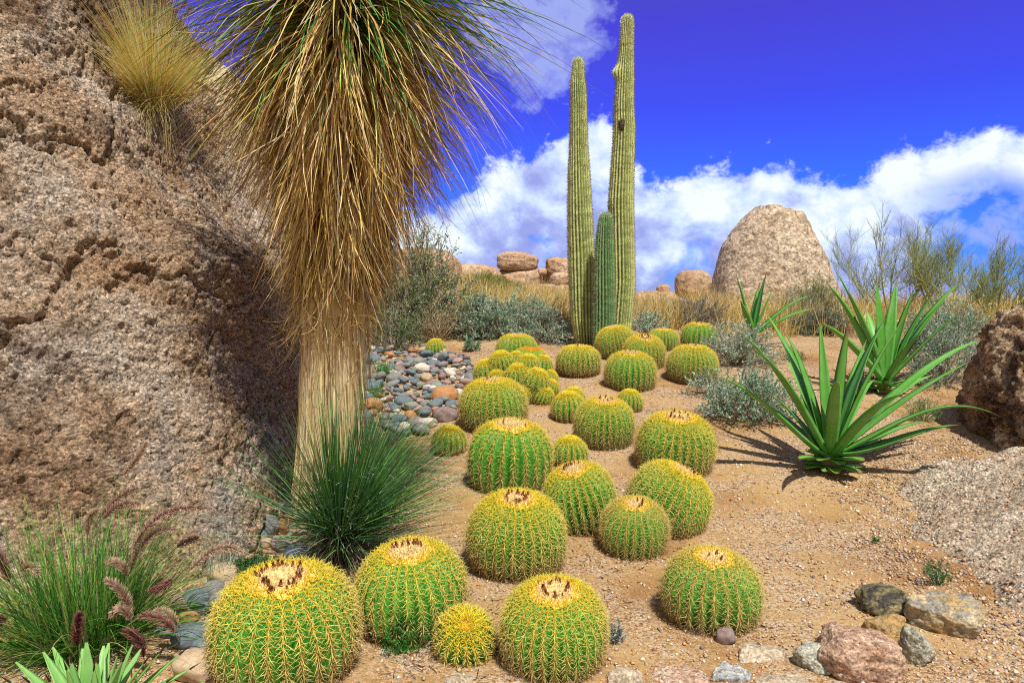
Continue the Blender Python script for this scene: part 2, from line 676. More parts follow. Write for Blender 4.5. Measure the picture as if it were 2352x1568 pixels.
def slab_h(x, y):
    th = np.arctan2(y - SLY, x - SLX) % (2 * math.pi)
    s = np.hypot(x - SLX, y - SLY) / np.interp(th, _SA, _SR)
    sc = np.clip(s, 0, 1)
    z = ground_h(x, y) - 0.10 + 0.72 * (1 - sc ** 1.6) ** 1.15
    P = np.stack([x, y, z * 0 + 1], 1)
    fall = np.clip((1 - sc) * 6, 0, 1)
    z = z + (fbm(P * 1.5, 4) * 0.12 + fbm(P * 9, 4, 0.65) * 0.035) * (0.55 + 0.45 * fall)
    return np.where(s < 1, z, -9)


def gravel(n, xr, yr, smin, smax, name, label):
    pts = []
    x = U(xr[0], xr[1], n)
    y = yr[0] + (yr[1] - yr[0]) * U(0, 1, n) ** 1.5
    keep = np.abs(x) < 0.82 * y + 0.3
    dens = fbm(np.stack([x, y, x * 0], 1) * 1.1 + 30, 3)
    keep &= dens > U(-0.55, 0.22, n)
    x, y = x[keep], y[keep]
    n = len(x)
    z = np.maximum(ground_h(x, y), slab_h(x, y))
    octv = np.array([[1, 0, 0], [0, 1, 0], [-1, 0, 0], [0, -1, 0], [0, 0, 1], [0, 0, -1]], float)
    tri = np.array([[0, 1, 4], [1, 2, 4], [2, 3, 4], [3, 0, 4], [1, 0, 5], [2, 1, 5], [3, 2, 5], [0, 3, 5]])
    s = smin * (smax / smin) ** (U(0, 1, n) ** 2.2)
    V = octv[None] * U(0.65, 1.25, (n, 6, 1)) + N_(0, 0.15, (n, 6, 3))
    V[:, :, 2] *= 0.65
    a = U(0, 6.28, n)
    ca, sa = np.cos(a)[:, None], np.sin(a)[:, None]
    X = V[:, :, 0] * ca - V[:, :, 1] * sa * 0.75
    Y = V[:, :, 0] * sa + V[:, :, 1] * ca * 0.75
    V = np.stack([X, Y, V[:, :, 2]], 2) * s[:, None, None]
    V += np.stack([x, y, z + s * 0.3], 1)[:, None]
    T = (tri[None] + (np.arange(n) * 6)[:, None, None]).reshape(-1, 3)
    c = pick([(0.55, 0.36, 0.20), (0.47, 0.27, 0.13), (0.63, 0.48, 0.33), (0.40, 0.20, 0.10), (0.60, 0.55, 0.50), (0.22, 0.20, 0.20), (0.70, 0.64, 0.58)], n, 0.16,
             [0.28, 0.22, 0.18, 0.13, 0.08, 0.05, 0.06])
    o = link(name, mesh_from(name, V.reshape(-1, 3), None, T, np.repeat(c, 6, 0), False), M_stone_attr)
    return tag(o, label, 'gravel', None, 'stuff')


M_stone_attr = attr_mat("gravel_stone", 0.9, 0.15, 0.0)
gravel(90000, (-3, 6.5), (2.3, 11), 0.0035, 0.015, "gravel", "fine tan and pink gravel strewn over the sandy desert soil")


def slab_grit(n=9000):
    """coarse grit washed against and over the foot of the pale slab"""
    th = U(math.radians(95), math.radians(290), n)
    r = np.interp(th, _SA, _SR) * (1 + N_(0, .085, n))
    x, y = SLX + r * np.cos(th), SLY + r * np.sin(th)
    k = (np.abs(x) < .8 * y + .2) & (y > 2)
    x, y = x[k], y[k]
    n = len(x)
    z = np.maximum(ground_h(x, y), slab_h(x, y))
    s = .005 * 3.6 ** (U(0, 1, n) ** 2)
    octv = np.array([[1, 0, 0], [0, 1, 0], [-1, 0, 0], [0, -1, 0], [0, 0, 1], [0, 0, -1]], float)
    tri = np.array([[0, 1, 4], [1, 2, 4], [2, 3, 4], [3, 0, 4], [1, 0, 5], [2, 1, 5], [3, 2, 5], [0, 3, 5]])
    V = (octv[None] * U(.6, 1.3, (n, 6, 1)) + N_(0, .18, (n, 6, 3))) * np.array([1, 1, .7]) * s[:, None, None] + np.stack([x, y, z + s * .25], 1)[:, None]
    T = (tri[None] + (np.arange(n) * 6)[:, None, None]).reshape(-1, 3)
    c = pick([(.50, .37, .23), (.42, .27, .15), (.60, .48, .35), (.34, .2, .11), (.25, .2, .17)], n, .18)
    o = link("grit", mesh_from("grit", V.reshape(-1, 3), None, T, np.repeat(c, 6, 0), False), M_stone_attr)
    tag(o, "coarse tan grit washed along the foot of the pale granite slab", "gravel", None, "stuff")


slab_grit()

# ------------------------------------------------------------------ boulders
def ico_dirs(sub):
    bm = bmesh.new()
    bmesh.ops.create_icosphere(bm, subdivisions=sub, radius=1)
    V = np.array([v.co[:] for v in bm.verts])
    T = np.array([[v.index for v in f.verts] for f in bm.faces])
    bm.free()
    return nrm(V), T


_ICO = {}


def boulder(dims, seed, sub=5, power=2.6, planes=7, cut=0.78, rough=0.05, grain=0.012, freq=1.6, stretch=None):
    """(verts, tris) of a rounded, faceted stone with half sizes dims"""
    if sub not in _ICO:
        _ICO[sub] = ico_dirs(sub)
    D, T = _ICO[sub]
    r_ = np.random.default_rng(seed)
    r = (np.sum(np.abs(D) ** power, 1)) ** (-1 / power)
    for _ in range(planes):
        n = r_.normal(size=3)
        n /= np.linalg.norm(n)
        c = r_.uniform(cut, 1.02)
        dn = D @ n
        lim = np.where(dn > 0.05, c / np.maximum(dn, 0.05), 99)
        k = 14.0
        r = -np.log(np.exp(-k * r) + np.exp(-k * lim)) / k
    P = D * r[:, None]
    off = r_.uniform(0, 50, 3)
    nz = fbm(P * freq + off, 4, 0.5) * rough * 2
    P = P * (1 + nz)[:, None]
    P = P * np.asarray(dims)[None]
    if grain:
        s = 1.0 / max(min(dims), 0.02)
        P += nrm(P) * (fbm(P * 14 * min(1.0, s) + off, 4, 0.6) * grain)[:, None]
    return P, T


def rotz(P, a):
    c, s = math.cos(a), math.sin(a)
    return np.stack([P[:, 0] * c - P[:, 1] * s, P[:, 0] * s + P[:, 1] * c, P[:, 2]], 1)


def rotx(P, a):
    c, s = math.cos(a), math.sin(a)
    return np.stack([P[:, 0], P[:, 1] * c - P[:, 2] * s, P[:, 1] * s + P[:, 2] * c], 1)


M_granite_left = rock_mat("granite_brown", [(0.46, 0.25, 0.125), (0.66, 0.46, 0.29), (0.80, 0.68, 0.56)], 1.0, 75, 1.0, 0.85,
                          (0.115, 0.060, 0.036), 0.095, dist=0.06, streak=True, varnish=(3.0, 4.3))
M_slab = rock_mat("granite_slab", [(0.52, 0.38, 0.24), (0.66, 0.52, 0.37), (0.78, 0.67, 0.53)], 1.8, 75, 1.0, 0.85, (0.40, 0.25, 0.13), 0.02, dist=0.04)
M_granite_pale = rock_mat("granite_pale", [(0.42, 0.30, 0.19), (0.54, 0.42, 0.29), (0.64, 0.54, 0.41)], 1.1, 70, 0.9, 0.8, (0.2, 0.13, 0.08), 0.0, dist=0.015)
M_granite_dark = rock_mat("granite_dark", [(0.12, 0.06, 0.03), (0.36, 0.22, 0.11), (0.60, 0.45, 0.28)], 1.6, 55, 1.0, 0.85, (0.045, 0.02, 0.012), 0.14, dist=0.02)
M_sandstone = rock_mat("weathered_granite", [(0.34, 0.20, 0.11), (0.45, 0.29, 0.17), (0.54, 0.39, 0.26)], 0.9, 26, 0.5, 0.35, (0.20, 0.11, 0.06), 0.0, dist=0.02)
M_far_pale = rock_mat("far_granite", [(0.42, 0.31, 0.20), (0.54, 0.42, 0.29), (0.62, 0.51, 0.37)], 0.8, 22, 0.8, 0.6, (0.36, 0.20, 0.09), -0.03, dist=0.05)

# --- the giant boulder at the left: plan radius around a vertical axis
RX, RY = -4.5, 6.4


def rock_r(th, z):
    """plan radius of the left boulder at angle th (0 = +x) and height z"""
    front = np.interp(z, [-.4, 0, .6, 1.2, 2, 3, 4, 4.8, 5.4, 5.8], [2.95, 2.85, 2.75, 2.7, 2.62, 2.45, 2.1, 1.5, .8, .02])
    right = np.interp(z, [-.4, 0, .5, 1, 1.9, 2.25, 2.55, 2.9, 3.35, 3.9, 4.3, 5, 5.5, 5.8], [2.95, 2.85, 2.75, 2.68, 2.52, 2.2, 1.98, 1.85, 1.70, 1.58, 1.3, .85, .5, .02])
    w = sstep(math.radians(-72), math.radians(-30), th)
    R = front * (1 - w) + right * w
    p = 3.6
    sq = (np.abs(np.cos(th)) ** p + np.abs(np.sin(th)) ** p) ** (-1 / p)
    k = np.clip(1 - z / 5.5, 0, 1)
    R = R * (1 + (sq - 1) * (0.45 + 0.55 * k))
    # toe flaring out at the front right corner
    R = R + 0.42 * np.exp(-((th + 0.80) / 0.30) ** 2) * np.clip(1 - z / 1.1, 0, 1)
    return R


def left_rock():
    th = np.concatenate([np.linspace(-math.pi * 0.86, 0.5, 760), np.linspace(0.5, math.pi * 1.14, 60)[1:-1]])
    z = np.concatenate([np.linspace(-0.35, 4.7, 370), np.linspace(4.7, 5.79, 40)[1:]])
    TH, Z = np.meshgrid(th, z)
    thr, zr = TH.ravel(), Z.ravel()
    thw = np.where(thr > math.pi, thr - 2 * math.pi, thr)
    R = rock_r(thw, zr)
    P = np.stack([RX + R * np.cos(thr), RY + R * np.sin(thr), zr], 1)
    Nn = np.stack([np.cos(thr), np.sin(thr), 0.25 * np.ones_like(thr)], 1)
    a = np.clip(R / 0.8, 0, 1)
    big = fbm(P * 0.7 + 3, 3) * 0.16
    mid = fbm(P * np.array([2.4, 2.4, 1.7]) + 9, 3) * 0.075
    # broken ledges
    lg = fbm(P * np.array([1.3, 1.3, 2.0]) + 21, 3)
    ledge = 0.022 * (sstep(0.02, 0.10, lg) - 0.5)
    crk = pnoise(P * np.array([0.55, 0.55, 0.28]) + 41) + 0.10 * fbm(P * 2.6 + 8, 3)
    crk2 = pnoise(P * np.array([0.8, 0.8, 0.5]) + 77) + 0.12 * fbm(P * 3.2 + 3, 3)
    crack = -0.055 * np.exp(-(crk / 0.010) ** 2) - 0.035 * np.exp(-(crk2 / 0.008) ** 2)
    peb = fbm(P * 10 + 2, 3, 0.65) * 0.034
    fine = (np.abs(pnoise(P * 21)) + 0.7 * np.abs(pnoise(P * 38 + 5))) * -0.062
    disp = (big + mid + ledge + peb + fine + crack) * a
    P = P + Nn * disp[:, None]
    rows, cols = TH.shape
    Q = grid_quads(rows, cols, True)
    o = link("granite_boulder", mesh_from("granite_boulder", P, Q), M_granite_left)
    return tag(o, "giant rough brown granite boulder with dark stains filling the left side behind the yucca", "boulder")


left_rock()


def rock_hit(u, v):
    d = ray(u, v)
    t = np.linspace(2, 9, 3000)
    P = np.array([0, 0, CAMZ])[None] + d[None] * t[:, None]
    th = np.arctan2(P[:, 1] - RY, P[:, 0] - RX)
    r = np.hypot(P[:, 0] - RX, P[:, 1] - RY)
    ins = r < rock_r(th, P[:, 2]) + 0.02
    return P[int(np.argmax(ins))]


def place_boulder(name, c, dims, seed, mat, label, rz=0.0, tilt=0.0, **kw):
    P, T = boulder(dims, seed, **kw)
    P = rotz(rotx(P, tilt), rz)
    o = link(name, mesh_from(name, P, None, T), mat, None, c)
    return tag(o, label, 'boulder')


place_boulder("shoulder_boulder", (-3.66, 7.45, 2.08), (1.24, 1.2, 2.15), 4, M_granite_pale, "paler sunlit granite boulder rising behind the giant boulder and the tan grass tuft",
              sub=7, power=2.4, planes=4, cut=0.9, rough=0.04, grain=0.02)


def lofted(name, outline, depth, thick, mat, label, seed=1, grain=0.03, rough=0.08, rows=110, cols=170, lean=0.0, power=2.5):
    """boulder whose front silhouette follows outline [(v, u_left, u_right)] when it stands at this depth; plan sections are superellipses"""
    o_ = np.array(outline, float)
    vv = np.linspace(o_[0, 0], o_[-1, 0], rows)
    ul, ur = np.interp(vv, o_[:, 0], o_[:, 1]), np.interp(vv, o_[:, 0], o_[:, 2])
    k = np.hanning(7)
    k /= k.sum()
    ul = np.convolve(np.pad(ul, 3, mode='edge'), k, 'valid')
    ur = np.convolve(np.pad(ur, 3, mode='edge'), k, 'valid')
    th = np.linspace(0, 2 * math.pi, cols, endpoint=False)
    ct, st_ = np.cos(th), np.sin(th)
    sq = (np.abs(ct) ** power + np.abs(st_) ** power) ** (-1 / power)
    V = []
    wmax = (ur - ul).max() / FPX * depth / 2
    for i in range(rows):
        pl, pr = at(ul[i], vv[i], depth), at(ur[i], vv[i], depth)
        c = (pl + pr) / 2
        w = (pr[0] - pl[0]) / 2
        tk = thick * (0.35 + 0.65 * min(1, w / wmax)) if i else thick * 0.35
        if i == 0:
            tk *= 0.9
        V.append(np.stack([c[0] + w * ct * sq, c[1] + lean * i / rows + tk * st_ * sq, np.full(cols, c[2])], 1))
    c0 = V[0].mean(0) + (0, 0, 0.01)
    V = np.concatenate(V)
    cen = V.mean(0)
    nn = nrm((V - cen) * np.array([1, 1, 0.6]))
    V = V + nn * (fbm(V * 0.9 + seed, 3) * rough + fbm(V * 5 + seed, 4, 0.6) * grain)[:, None]
    Q = grid_quads(rows, cols, True)[:, ::-1]
    n0 = len(V)
    V = np.concatenate([V, V[:cols].mean(0)[None] + (0, 0, 0.02)])
    T = np.stack([np.full(cols, n0), np.arange(cols), (np.arange(cols) + 1) % cols], 1)
    base = np.array([cen[0], cen[1], V[:, 2].min()])
    o = link(name, mesh_from(name, V - base, Q, T), mat, None, base)
    return tag(o, label, 'boulder')


lofted("standing_boulder", [(474, 1740, 1772), (482, 1733, 1800), (492, 1718, 1834), (520, 1694, 1852), (565, 1664, 1874), (610, 1652, 1894), (650, 1642, 1912), (690, 1636, 1926), (725, 1630, 1936), (760, 1626, 1940)],
       18.0, 1.25, M_far_pale, "big pale flat topped boulder standing alone on the ridge behind the agaves", 5, 0.035, 0.08)

# right-hand dark boulder and the pale slab in front of it
place_boulder("dark_boulder", (5.86, 6.2, 0.52), (1.36, 1.3, 1.25), 21, M_granite_dark, "dark brown coarse boulder cut off by the right edge beside the agave", sub=7, power=2.5, planes=3, cut=0.92, rough=0.06, grain=0.075)


def slab():
    th = np.linspace(0, 2 * math.pi, 420, endpoint=False)
    s = np.linspace(0, 1, 170)
    S, TH = np.meshgrid(s, th, indexing='ij')
    ring = np.interp((TH.ravel()) % (2 * math.pi), np.radians([0, 60, 100, 132, 150, 165, 180, 195, 210, 225, 245, 270, 320, 360]),
                     [2.4, 2.3, 2.15, 2.15, 2.05, 2.0, 2.15, 2.25, 2.6, 2.75, 2.6, 2.5, 2.4, 2.4])
    cx, cy = 4.6, 4.2
    r = ring * S.ravel()
    x = cx + r * np.cos(TH.ravel())
    y = cy + r * np.sin(TH.ravel())
    z = slab_h(x * 0 + cx + (x - cx) * 0.9995, cy + (y - cy) * 0.9995)
    P = np.stack([x, y, z], 1)
    Q = grid_quads(len(s), len(th), True)
    base = np.array([cx, cy, 0])
    o = link("granite_slab", mesh_from("granite_slab", P - base, Q), M_slab, None, base)
    tag(o, "broad pale speckled granite slab sloping up at the lower right edge", "rock slab")


slab()

# far rock pile on the ridge; u, v centre, width, height in photo units
FAR = [
    ("boulder", 1189, 601, 88, 42, 26.0, 31, "flat topped capstone boulder resting on the rock pile left of the saguaros"),
    ("boulder", 1192, 642, 92, 48, 26.0, 32, "wide rounded boulder carrying the flat capstone on the ridge"),
    ("boulder", 1281, 612, 52, 40, 26.0, 33, "rounded block perched on the pile just left of the left saguaro"),
    ("boulder", 1246, 624, 20, 16, 25.6, 34, "small round stone wedged between the two largest perched boulders"),
    ("boulder", 1268, 640, 54, 38, 26.4, 35, "smooth pale boulder under the perched block beside the saguaro"),
    ("boulder", 1243, 650, 24, 36, 26.6, 36, "narrow upright rock in the gap of the ridge rock pile"),
    ("boulder", 1291, 643, 52, 34, 25.0, 37, "grey sloping boulder half behind the left saguaro"),
    ("boulder", 1257, 666, 52, 26, 24.0, 38, "low dark fronted boulder at the foot of the rock pile"),
    ("boulder", 1292, 664, 40, 18, 24.4, 39, "flat pale stone beside the low dark fronted boulder"),
    ("boulder", 1215, 672, 46, 30, 24.0, 40, "cream boulder in dry grass under the capstone pile"),
    ("boulder", 1285, 690, 100, 40, 22.0, 41, "long low pinkish boulder in golden grass against the saguaro"),
    ("boulder", 1505, 698, 120, 56, 23.0, 43, "low broad tan boulder right of the saguaros"),
    ("boulder", 1523, 665, 30, 24, 23.2, 44, "small knob of stone sitting on the low tan boulder"),
    ("boulder", 1591, 655, 78, 66, 21.0, 45, "rounded boulder with dark left face beside the big standing boulder"),
    ("boulder", 970, 640, 170, 130, 24.0, 46, "large reddish dome rock behind the tall olive shrub"),
    ("boulder", 1085, 655, 130, 90, 25.0, 47, "smooth tan dome rock sloping right beyond the shrub"),
    ("boulder", 1052, 770, 70, 90, 12.2, 48, "pinkish rock half hidden inside the grey shrubs"),
]
for nm_, u, v, w, h, dep, sd_, lab in FAR:
    c = at(u, v, dep)
    hw, hh = w / FPX * dep / 2, h / FPX * dep / 2
    pw = 4.0 if sd_ in (31, 32, 33) else 2.8
    place_boulder(nm_, c, (hw * 1.06, hw * 0.9 if hw < 1 else hw * 0.7, hh * 1.06), sd_, M_sandstone, lab, power=pw, planes=4, cut=0.86, rough=0.04,
                  grain=0.02, sub=5)
# ------------------------------------------------------------------ golden barrel cacti
def mat_cactus_body():
    t = NT("barrel_skin")
    c = t.attr()
    v = t.coords('Object')
    n = t.noise(v, 9, 6, 0.6)
    c = t.mix(0.5, c, t.mix(1.0, c, t.ramp(n, [(0.3, 0.55), (0.7, 1.35)]), 'MULTIPLY'))
    return t.bsdf(c, 0.5, 0.3)


M_barrel = mat_cactus_body()
M_spine = attr_mat("cactus_spine", 0.5, 0.3, 0.15)
M_wool = attr_mat("cactus_wool", 0.95, 0.05, 0.1)
M_flower = attr_mat("dried_flower", 0.9, 0.05, 0.0)


def barrel_profile(a, Hr, pw):
    """a = angle from the top pole; returns r, z for R = 1 with the base at z = 0"""
    r = np.sin(a)
    z = np.cos(a)
    q = (np.abs(r) ** pw + np.abs(z) ** pw) ** (-1 / pw)
    r, z = r * q, z * q
    z = np.where(z > 0, z * Hr, z * Hr * 1.05)
    return r, z


def barrel_meshes(seed, ribs=28, Hr=0.80, pw=2.35, young=False, crown=0.30, density=1.0, spine_len=0.17, thick=0.0060, brown=0.5, dusty=0.0, scar=False):
    r_ = np.random.default_rng(seed)
    a_end = 2.28
    sub = 8
    cols = ribs * sub
    rows = 46
    a = np.linspace(0.03, a_end, rows)
    th = np.arange(cols) * 2 * math.pi / cols
    prof_r, prof_z = barrel_profile(a, Hr, pw)
    zb = prof_z[-1]
    prof_z = prof_z - zb
    ph = (np.arange(cols) % sub) / sub
    tri = np.abs(2 * ph - 1)              # 1 on the crest (ph = 0), 0 in the valley
    crest = 1 - (1 - tri) ** 1.25
    depth = 0.135 * sstep(0.12, 0.7, a) * (1 - 0.25 * sstep(1.8, 2.3, a))
    wob = 0.020 * np.sin(2 * th + r_.uniform(0, 6)) + 0.016 * np.sin(3 * th + r_.uniform(0, 6)) + 0.010 * np.sin(5 * th + r_.uniform(0, 6))
    dip = -0.07 * np.exp(-(a / 0.22) ** 2)
    rad = prof_r[:, None] * (1 + wob)[None] * (1 - depth[:, None] * (1 - crest)[None])
    P = np.stack([rad * np.cos(th), rad * np.sin(th), np.broadcast_to((prof_z + dip)[:, None], rad.shape)], 2)
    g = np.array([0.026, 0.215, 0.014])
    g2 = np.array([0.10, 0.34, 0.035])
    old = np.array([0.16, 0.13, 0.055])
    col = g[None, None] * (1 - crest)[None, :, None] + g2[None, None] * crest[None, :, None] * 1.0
    col = np.repeat(col, rows, 0)
    ag = (sstep(1.55, 2.2, a) * brown)[:, None, None]
    col = col * (1 - ag) + old * ag
    col = col * np.exp(r_.normal(0, 0.10, (rows, cols, 1)))
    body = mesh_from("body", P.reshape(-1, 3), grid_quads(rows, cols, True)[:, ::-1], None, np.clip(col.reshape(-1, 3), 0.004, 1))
    # spines
    fine = np.linspace(0.1, a_end - 0.02, 600)
    fr, fz = barrel_profile(fine, Hr, pw)
    arc = np.concatenate([[0], np.cumsum(np.hypot(np.diff(fr), np.diff(fz)))])
    step = 0.080 / density
    s_pos = np.arange(0.10 if young else crown * 0.88, arc[-1], step)
    base, nn, tt, ss, age = [], [], [], [], []
    for k in range(ribs):
        sp = s_pos + r_.uniform(-0.3, 0.3) * step + r_.normal(0, 0.05 * step, len(s_pos))
        aa = np.interp(sp, arc, fine)
        r, z = barrel_profile(aa, Hr, pw)
        r2, z2 = barrel_profile(aa + 0.02, Hr, pw)
        tr, tz = r - r2, z - z2
        l = np.hypot(tr, tz)
        tr, tz = tr / l, tz / l
        az = k * 2 * math.pi / ribs
        w = 0.014 * math.sin(3 * az) * 0
        c, s = math.cos(az), math.sin(az)
        rr = r * 0.995
        base.append(np.stack([rr * c, rr * s, z - zb], 1))
        nn.append(np.stack([tz * c, tz * s, -tr], 1))
        tt.append(np.stack([tr * c, tr * s, tz], 1))
        ss.append(np.tile([-s, c, 0], (len(sp), 1)))
        age.append(sp / arc[-1])
    base, nn, tt, ss, age = map(np.concatenate, (base, nn, tt, ss, age))
    # where the wobble pushed the skin
    wv = 0.014 * np.sin(3 * np.arctan2(base[:, 1], base[:, 0])) * 0
    nA = len(base)
    nrad, ncen = 6, 4
    B, D, Ln, Ag, Th = [], [], [], [], []
    for j in range(nrad):
        p = (j + 0.5) * 2 * math.pi / nrad + r_.normal(0, 0.18, nA)
        up = np.cos(p) * 0.9
        d = nn * 0.42 + tt * (up * 0.95 + 0.05)[:, None] + ss * (np.sin(p) * 1.05)[:, None]
        B.append(base)
        D.append(d)
        Ln.append(spine_len * r_.uniform(0.62, 0.92, nA))
        Ag.append(age)
        Th.append(np.full(nA, 0.75))
    for j in range(ncen):
        p = [math.pi, math.pi * 0.62, -math.pi * 0.62, 0.0][j] + r_.normal(0, 0.2, nA)
        d = nn * 0.62 + tt * (np.cos(p) * 0.85)[:, None] + ss * (np.sin(p) * 0.75)[:, None]
        B.append(base)
        D.append(d)
        Ln.append(spine_len * r_.uniform(0.85, 1.25, nA) * (0.8 if j == 3 else 1))
        Ag.append(age)
        Th.append(np.full(nA, 1.0))
    B, D, Ln, Ag, Th = map(np.concatenate, (B, D, Ln, Ag, Th))
    # young spines near the crown stand up and close over the top
    y_ = 1 - sstep(0.10, 0.26, Ag)
    radial = nrm(B * np.array([1, 1, 0]))
    D = nrm(D) * (1 - y_ * 0.5)[:, None] + (np.array([0, 0, 1.0]) * 0.75 + radial * 0.25) * (y_ * 0.5)[:, None] * 1.2
    if not young:
        Ln = Ln * (1 - 0.35 * (1 - sstep(0.12, 0.34, Ag)))
    D = nrm(D + r_.normal(0, 0.12, D.shape))
    n = len(B)
    bend = nrm(np.cross(D, r_.normal(0, 1, (n, 3)))) * 0.07 + np.array([0, 0, -0.07])
    mid = B + D * (Ln * 0.55)[:, None]
    tip = B + nrm(D + bend) * Ln[:, None]
    A1 = nrm(np.cross(D, r_.normal(0, 1, (n, 3))))
    A2 = np.cross(D, A1)
    rr = thick * Th
    ring = []
    for pt, k in ((B, 1.0), (mid, 0.72)):
        for q in range(3):
            an = q * 2.0944
            ring.append(pt + (A1 * math.cos(an) + A2 * math.sin(an)) * (rr * k)[:, None])
    V = np.stack(ring + [tip], 1)
    i = np.arange(n)[:, None] * 7
    Q = np.concatenate([i + np.array([q, (q + 1) % 3, 3 + (q + 1) % 3, 3 + q])[None] for q in range(3)])
    T = np.concatenate([i + np.array([3 + q, 3 + (q + 1) % 3, 6])[None] for q in range(3)])
    ytop = np.array([0.92, 0.70, 0.045])
    ymid = np.array([0.84, 0.72, 0.15])
    ylow = np.array([0.74, 0.58, 0.22])
    ybr = np.array([0.33, 0.18, 0.07])
    w = sstep(0.20, 0.46, Ag)[:, None]
    c = ytop * (1 - w) + ymid * w
    w = sstep(0.46, 0.78, Ag)[:, None]
    c = c * (1 - w) + ylow * w
    w = (sstep(0.70, 1.0, Ag) * brown * 1.3).clip(0, 1)[:, None]
    c = c * (1 - w) + ybr * w
    c = c * (1 - dusty) + np.array([0.66, 0.52, 0.22]) * dusty
    c = c * np.exp(r_.normal(0, 0.17, (n, 1)))
    root = c * np.array([0.86, 0.66, 0.55])
    C = np.stack([root, root, root, c, c, c, c * 1.08], 1).reshape(-1, 3)
    cush = np.array([[1, 0, 0], [0, 1, 0], [-1, 0, 0], [0, -1, 0], [0, 0, 1]], float) * np.array([.017, .028, .014])
    cv_ = base[:, None] + ss[:, None] * cush[None, :, 0:1] + tt[:, None] * cush[None, :, 1:2] + nn[:, None] * cush[None, :, 2:3]
    ci = np.arange(nA)[:, None, None] * 5
    ct = np.array([[0, 1, 4], [1, 2, 4], [2, 3, 4], [3, 0, 4]])[None] + ci
    wag = sstep(0.45, 0.95, age)[:, None]
    cc_ = np.array([0.66, 0.40, 0.07]) * (1 - wag) + np.array([0.36, 0.21, 0.08]) * wag
    cc_ = np.repeat(cc_ * np.exp(r_.normal(0, .15, (nA, 1))), 5, 0)
    nV = V.reshape(-1, 3).shape[0]
    V = np.concatenate([V.reshape(-1, 3), cv_.reshape(-1, 3)])
    T = np.concatenate([T, ct.reshape(-1, 3) + nV])
    C = np.concatenate([C, cc_])
    spines = mesh_from("spines", V, Q, T, np.clip(C, 0.01, 0.95), True)
    # felted crown: domed cap plus short woolly tufts
    ztop = float(barrel_profile(np.array([0.03]), Hr, pw)[1][0]) - zb
    cr = crown
    mb = MB()
    rows2, cols2 = 16, 56
    t_ = np.linspace(0, 1, rows2)
    an = np.arange(cols2) * 2 * math.pi / cols2
    rr2 = cr * t_[:, None] * (1 + 0.07 * np.sin(an * 5 + 1) + 0.05 * np.sin(an * 9))[None]
    # follow the body outside, shallow bowl inside
    ai = np.interp(rr2.ravel(), *[np.sort(x) for x in (barrel_profile(np.linspace(0.01, 1.2, 200), Hr, pw)[0], np.linspace(0.01, 1.2, 200))])
    zz = barrel_profile(ai, Hr, pw)[1].reshape(rr2.shape) - zb + 0.03 * (1 - t_[:, None] ** 3) - 0.055 * np.exp(-(t_[:, None] / 0.45) ** 2)
    P2 = np.stack([rr2 * np.cos(an), rr2 * np.sin(an), zz], 2).reshape(-1, 3)
    P2[:, 2] += fbm(P2 * 22 + seed, 3) * 0.020
    edge = t_[:, None, None] ** 2.5
    cw = (np.array([0.76, 0.55, 0.25]) * (1 - edge) + np.array([0.78, 0.54, 0.09]) * edge) * np.ones((1, cols2, 1))
    if young:
        cw = np.ones((rows2, cols2, 1)) * np.array([0.80, 0.50, 0.04])
    cw = cw.reshape(-1, 3) * np.exp(0.9 * fbm(P2 * 30, 2))[:, None]
    mb.add(P2, grid_quads(rows2, cols2, True), None, np.clip(cw, 0.02, 0.95))
    nt = 900
    rt = cr * 1.05 * np.sqrt(r_.uniform(0, 1, nt))
    at_ = r_.uniform(0, 2 * math.pi, nt)
    ai = np.interp(rt, barrel_profile(np.linspace(0.01, 1.2, 200), Hr, pw)[0], np.linspace(0.01, 1.2, 200))
    zt = barrel_profile(ai, Hr, pw)[1] - zb + 0.02 - 0.05 * np.exp(-(rt / cr / 0.45) ** 2)
    bp = np.stack([rt * np.cos(at_), rt * np.sin(at_), zt], 1)
    dd = np.stack([np.cos(at_) * 0.3, np.sin(at_) * 0.3, np.ones(nt)], 1) + r_.normal(0, 0.45, (nt, 3))
    pth = curves(bp, dd, r_.uniform(0.03, 0.085, nt), 0.0, 2)
    wcol = np.where((rt / cr > 0.72)[:, None] | young, np.array([0.86, 0.60, 0.07]), np.array([0.78, 0.58, 0.26])) * np.exp(r_.normal(0, 0.22, (nt, 1)))
    mb.add(*[x for x in tubes(pth, 0.011, 0.002, 3, wcol)[:2]], None, np.repeat(np.repeat(np.clip(wcol, 0.02, 0.95), 3, 0), 3, 0))
    wool = mb.mesh("wool_crown")
    return dict(body=body, spines=spines, wool=wool, ztop=ztop, crown=cr, Hr=Hr, pw=pw, zb=zb)


def flower_mesh():
    mb = MB()
    for k in range(3):
        r_ = np.random.default_rng(k)
    rows = [(0, .016), (.02, .024), (.055, .019), (.085, .010), (.105, .002)]
    an = np.arange(7) * 2 * math.pi / 7
    V = np.concatenate([np.stack([r * np.cos(an), r * np.sin(an), np.full(7, z)], 1) * (1, 1, 1) for z, r in rows])
    V += rng.normal(0, 0.0018, V.shape)
    c = np.repeat(np.array([[.34, .14, .035], [.26, .085, .025], [.21, .06, .02], [.17, .05, .018], [.12, .04, .014]]), 7, 0)
    mb.add(V, grid_quads(5, 7, True), None, c)
    # ragged petals at the tip
    p = curves(np.tile([0, 0, .07], (9, 1)), np.stack([np.cos(np.arange(9) * .7) * .4, np.sin(np.arange(9) * .7) * .4, np.ones(9)], 1), .05, 0, 2)
    v, q, cc = ribbons(p, .012, 0.8, (.10, .035, .015))
    mb.add(v, q, None, cc)
    return mb.mesh("dried_flower")


ME_FLOWER = flower_mesh()

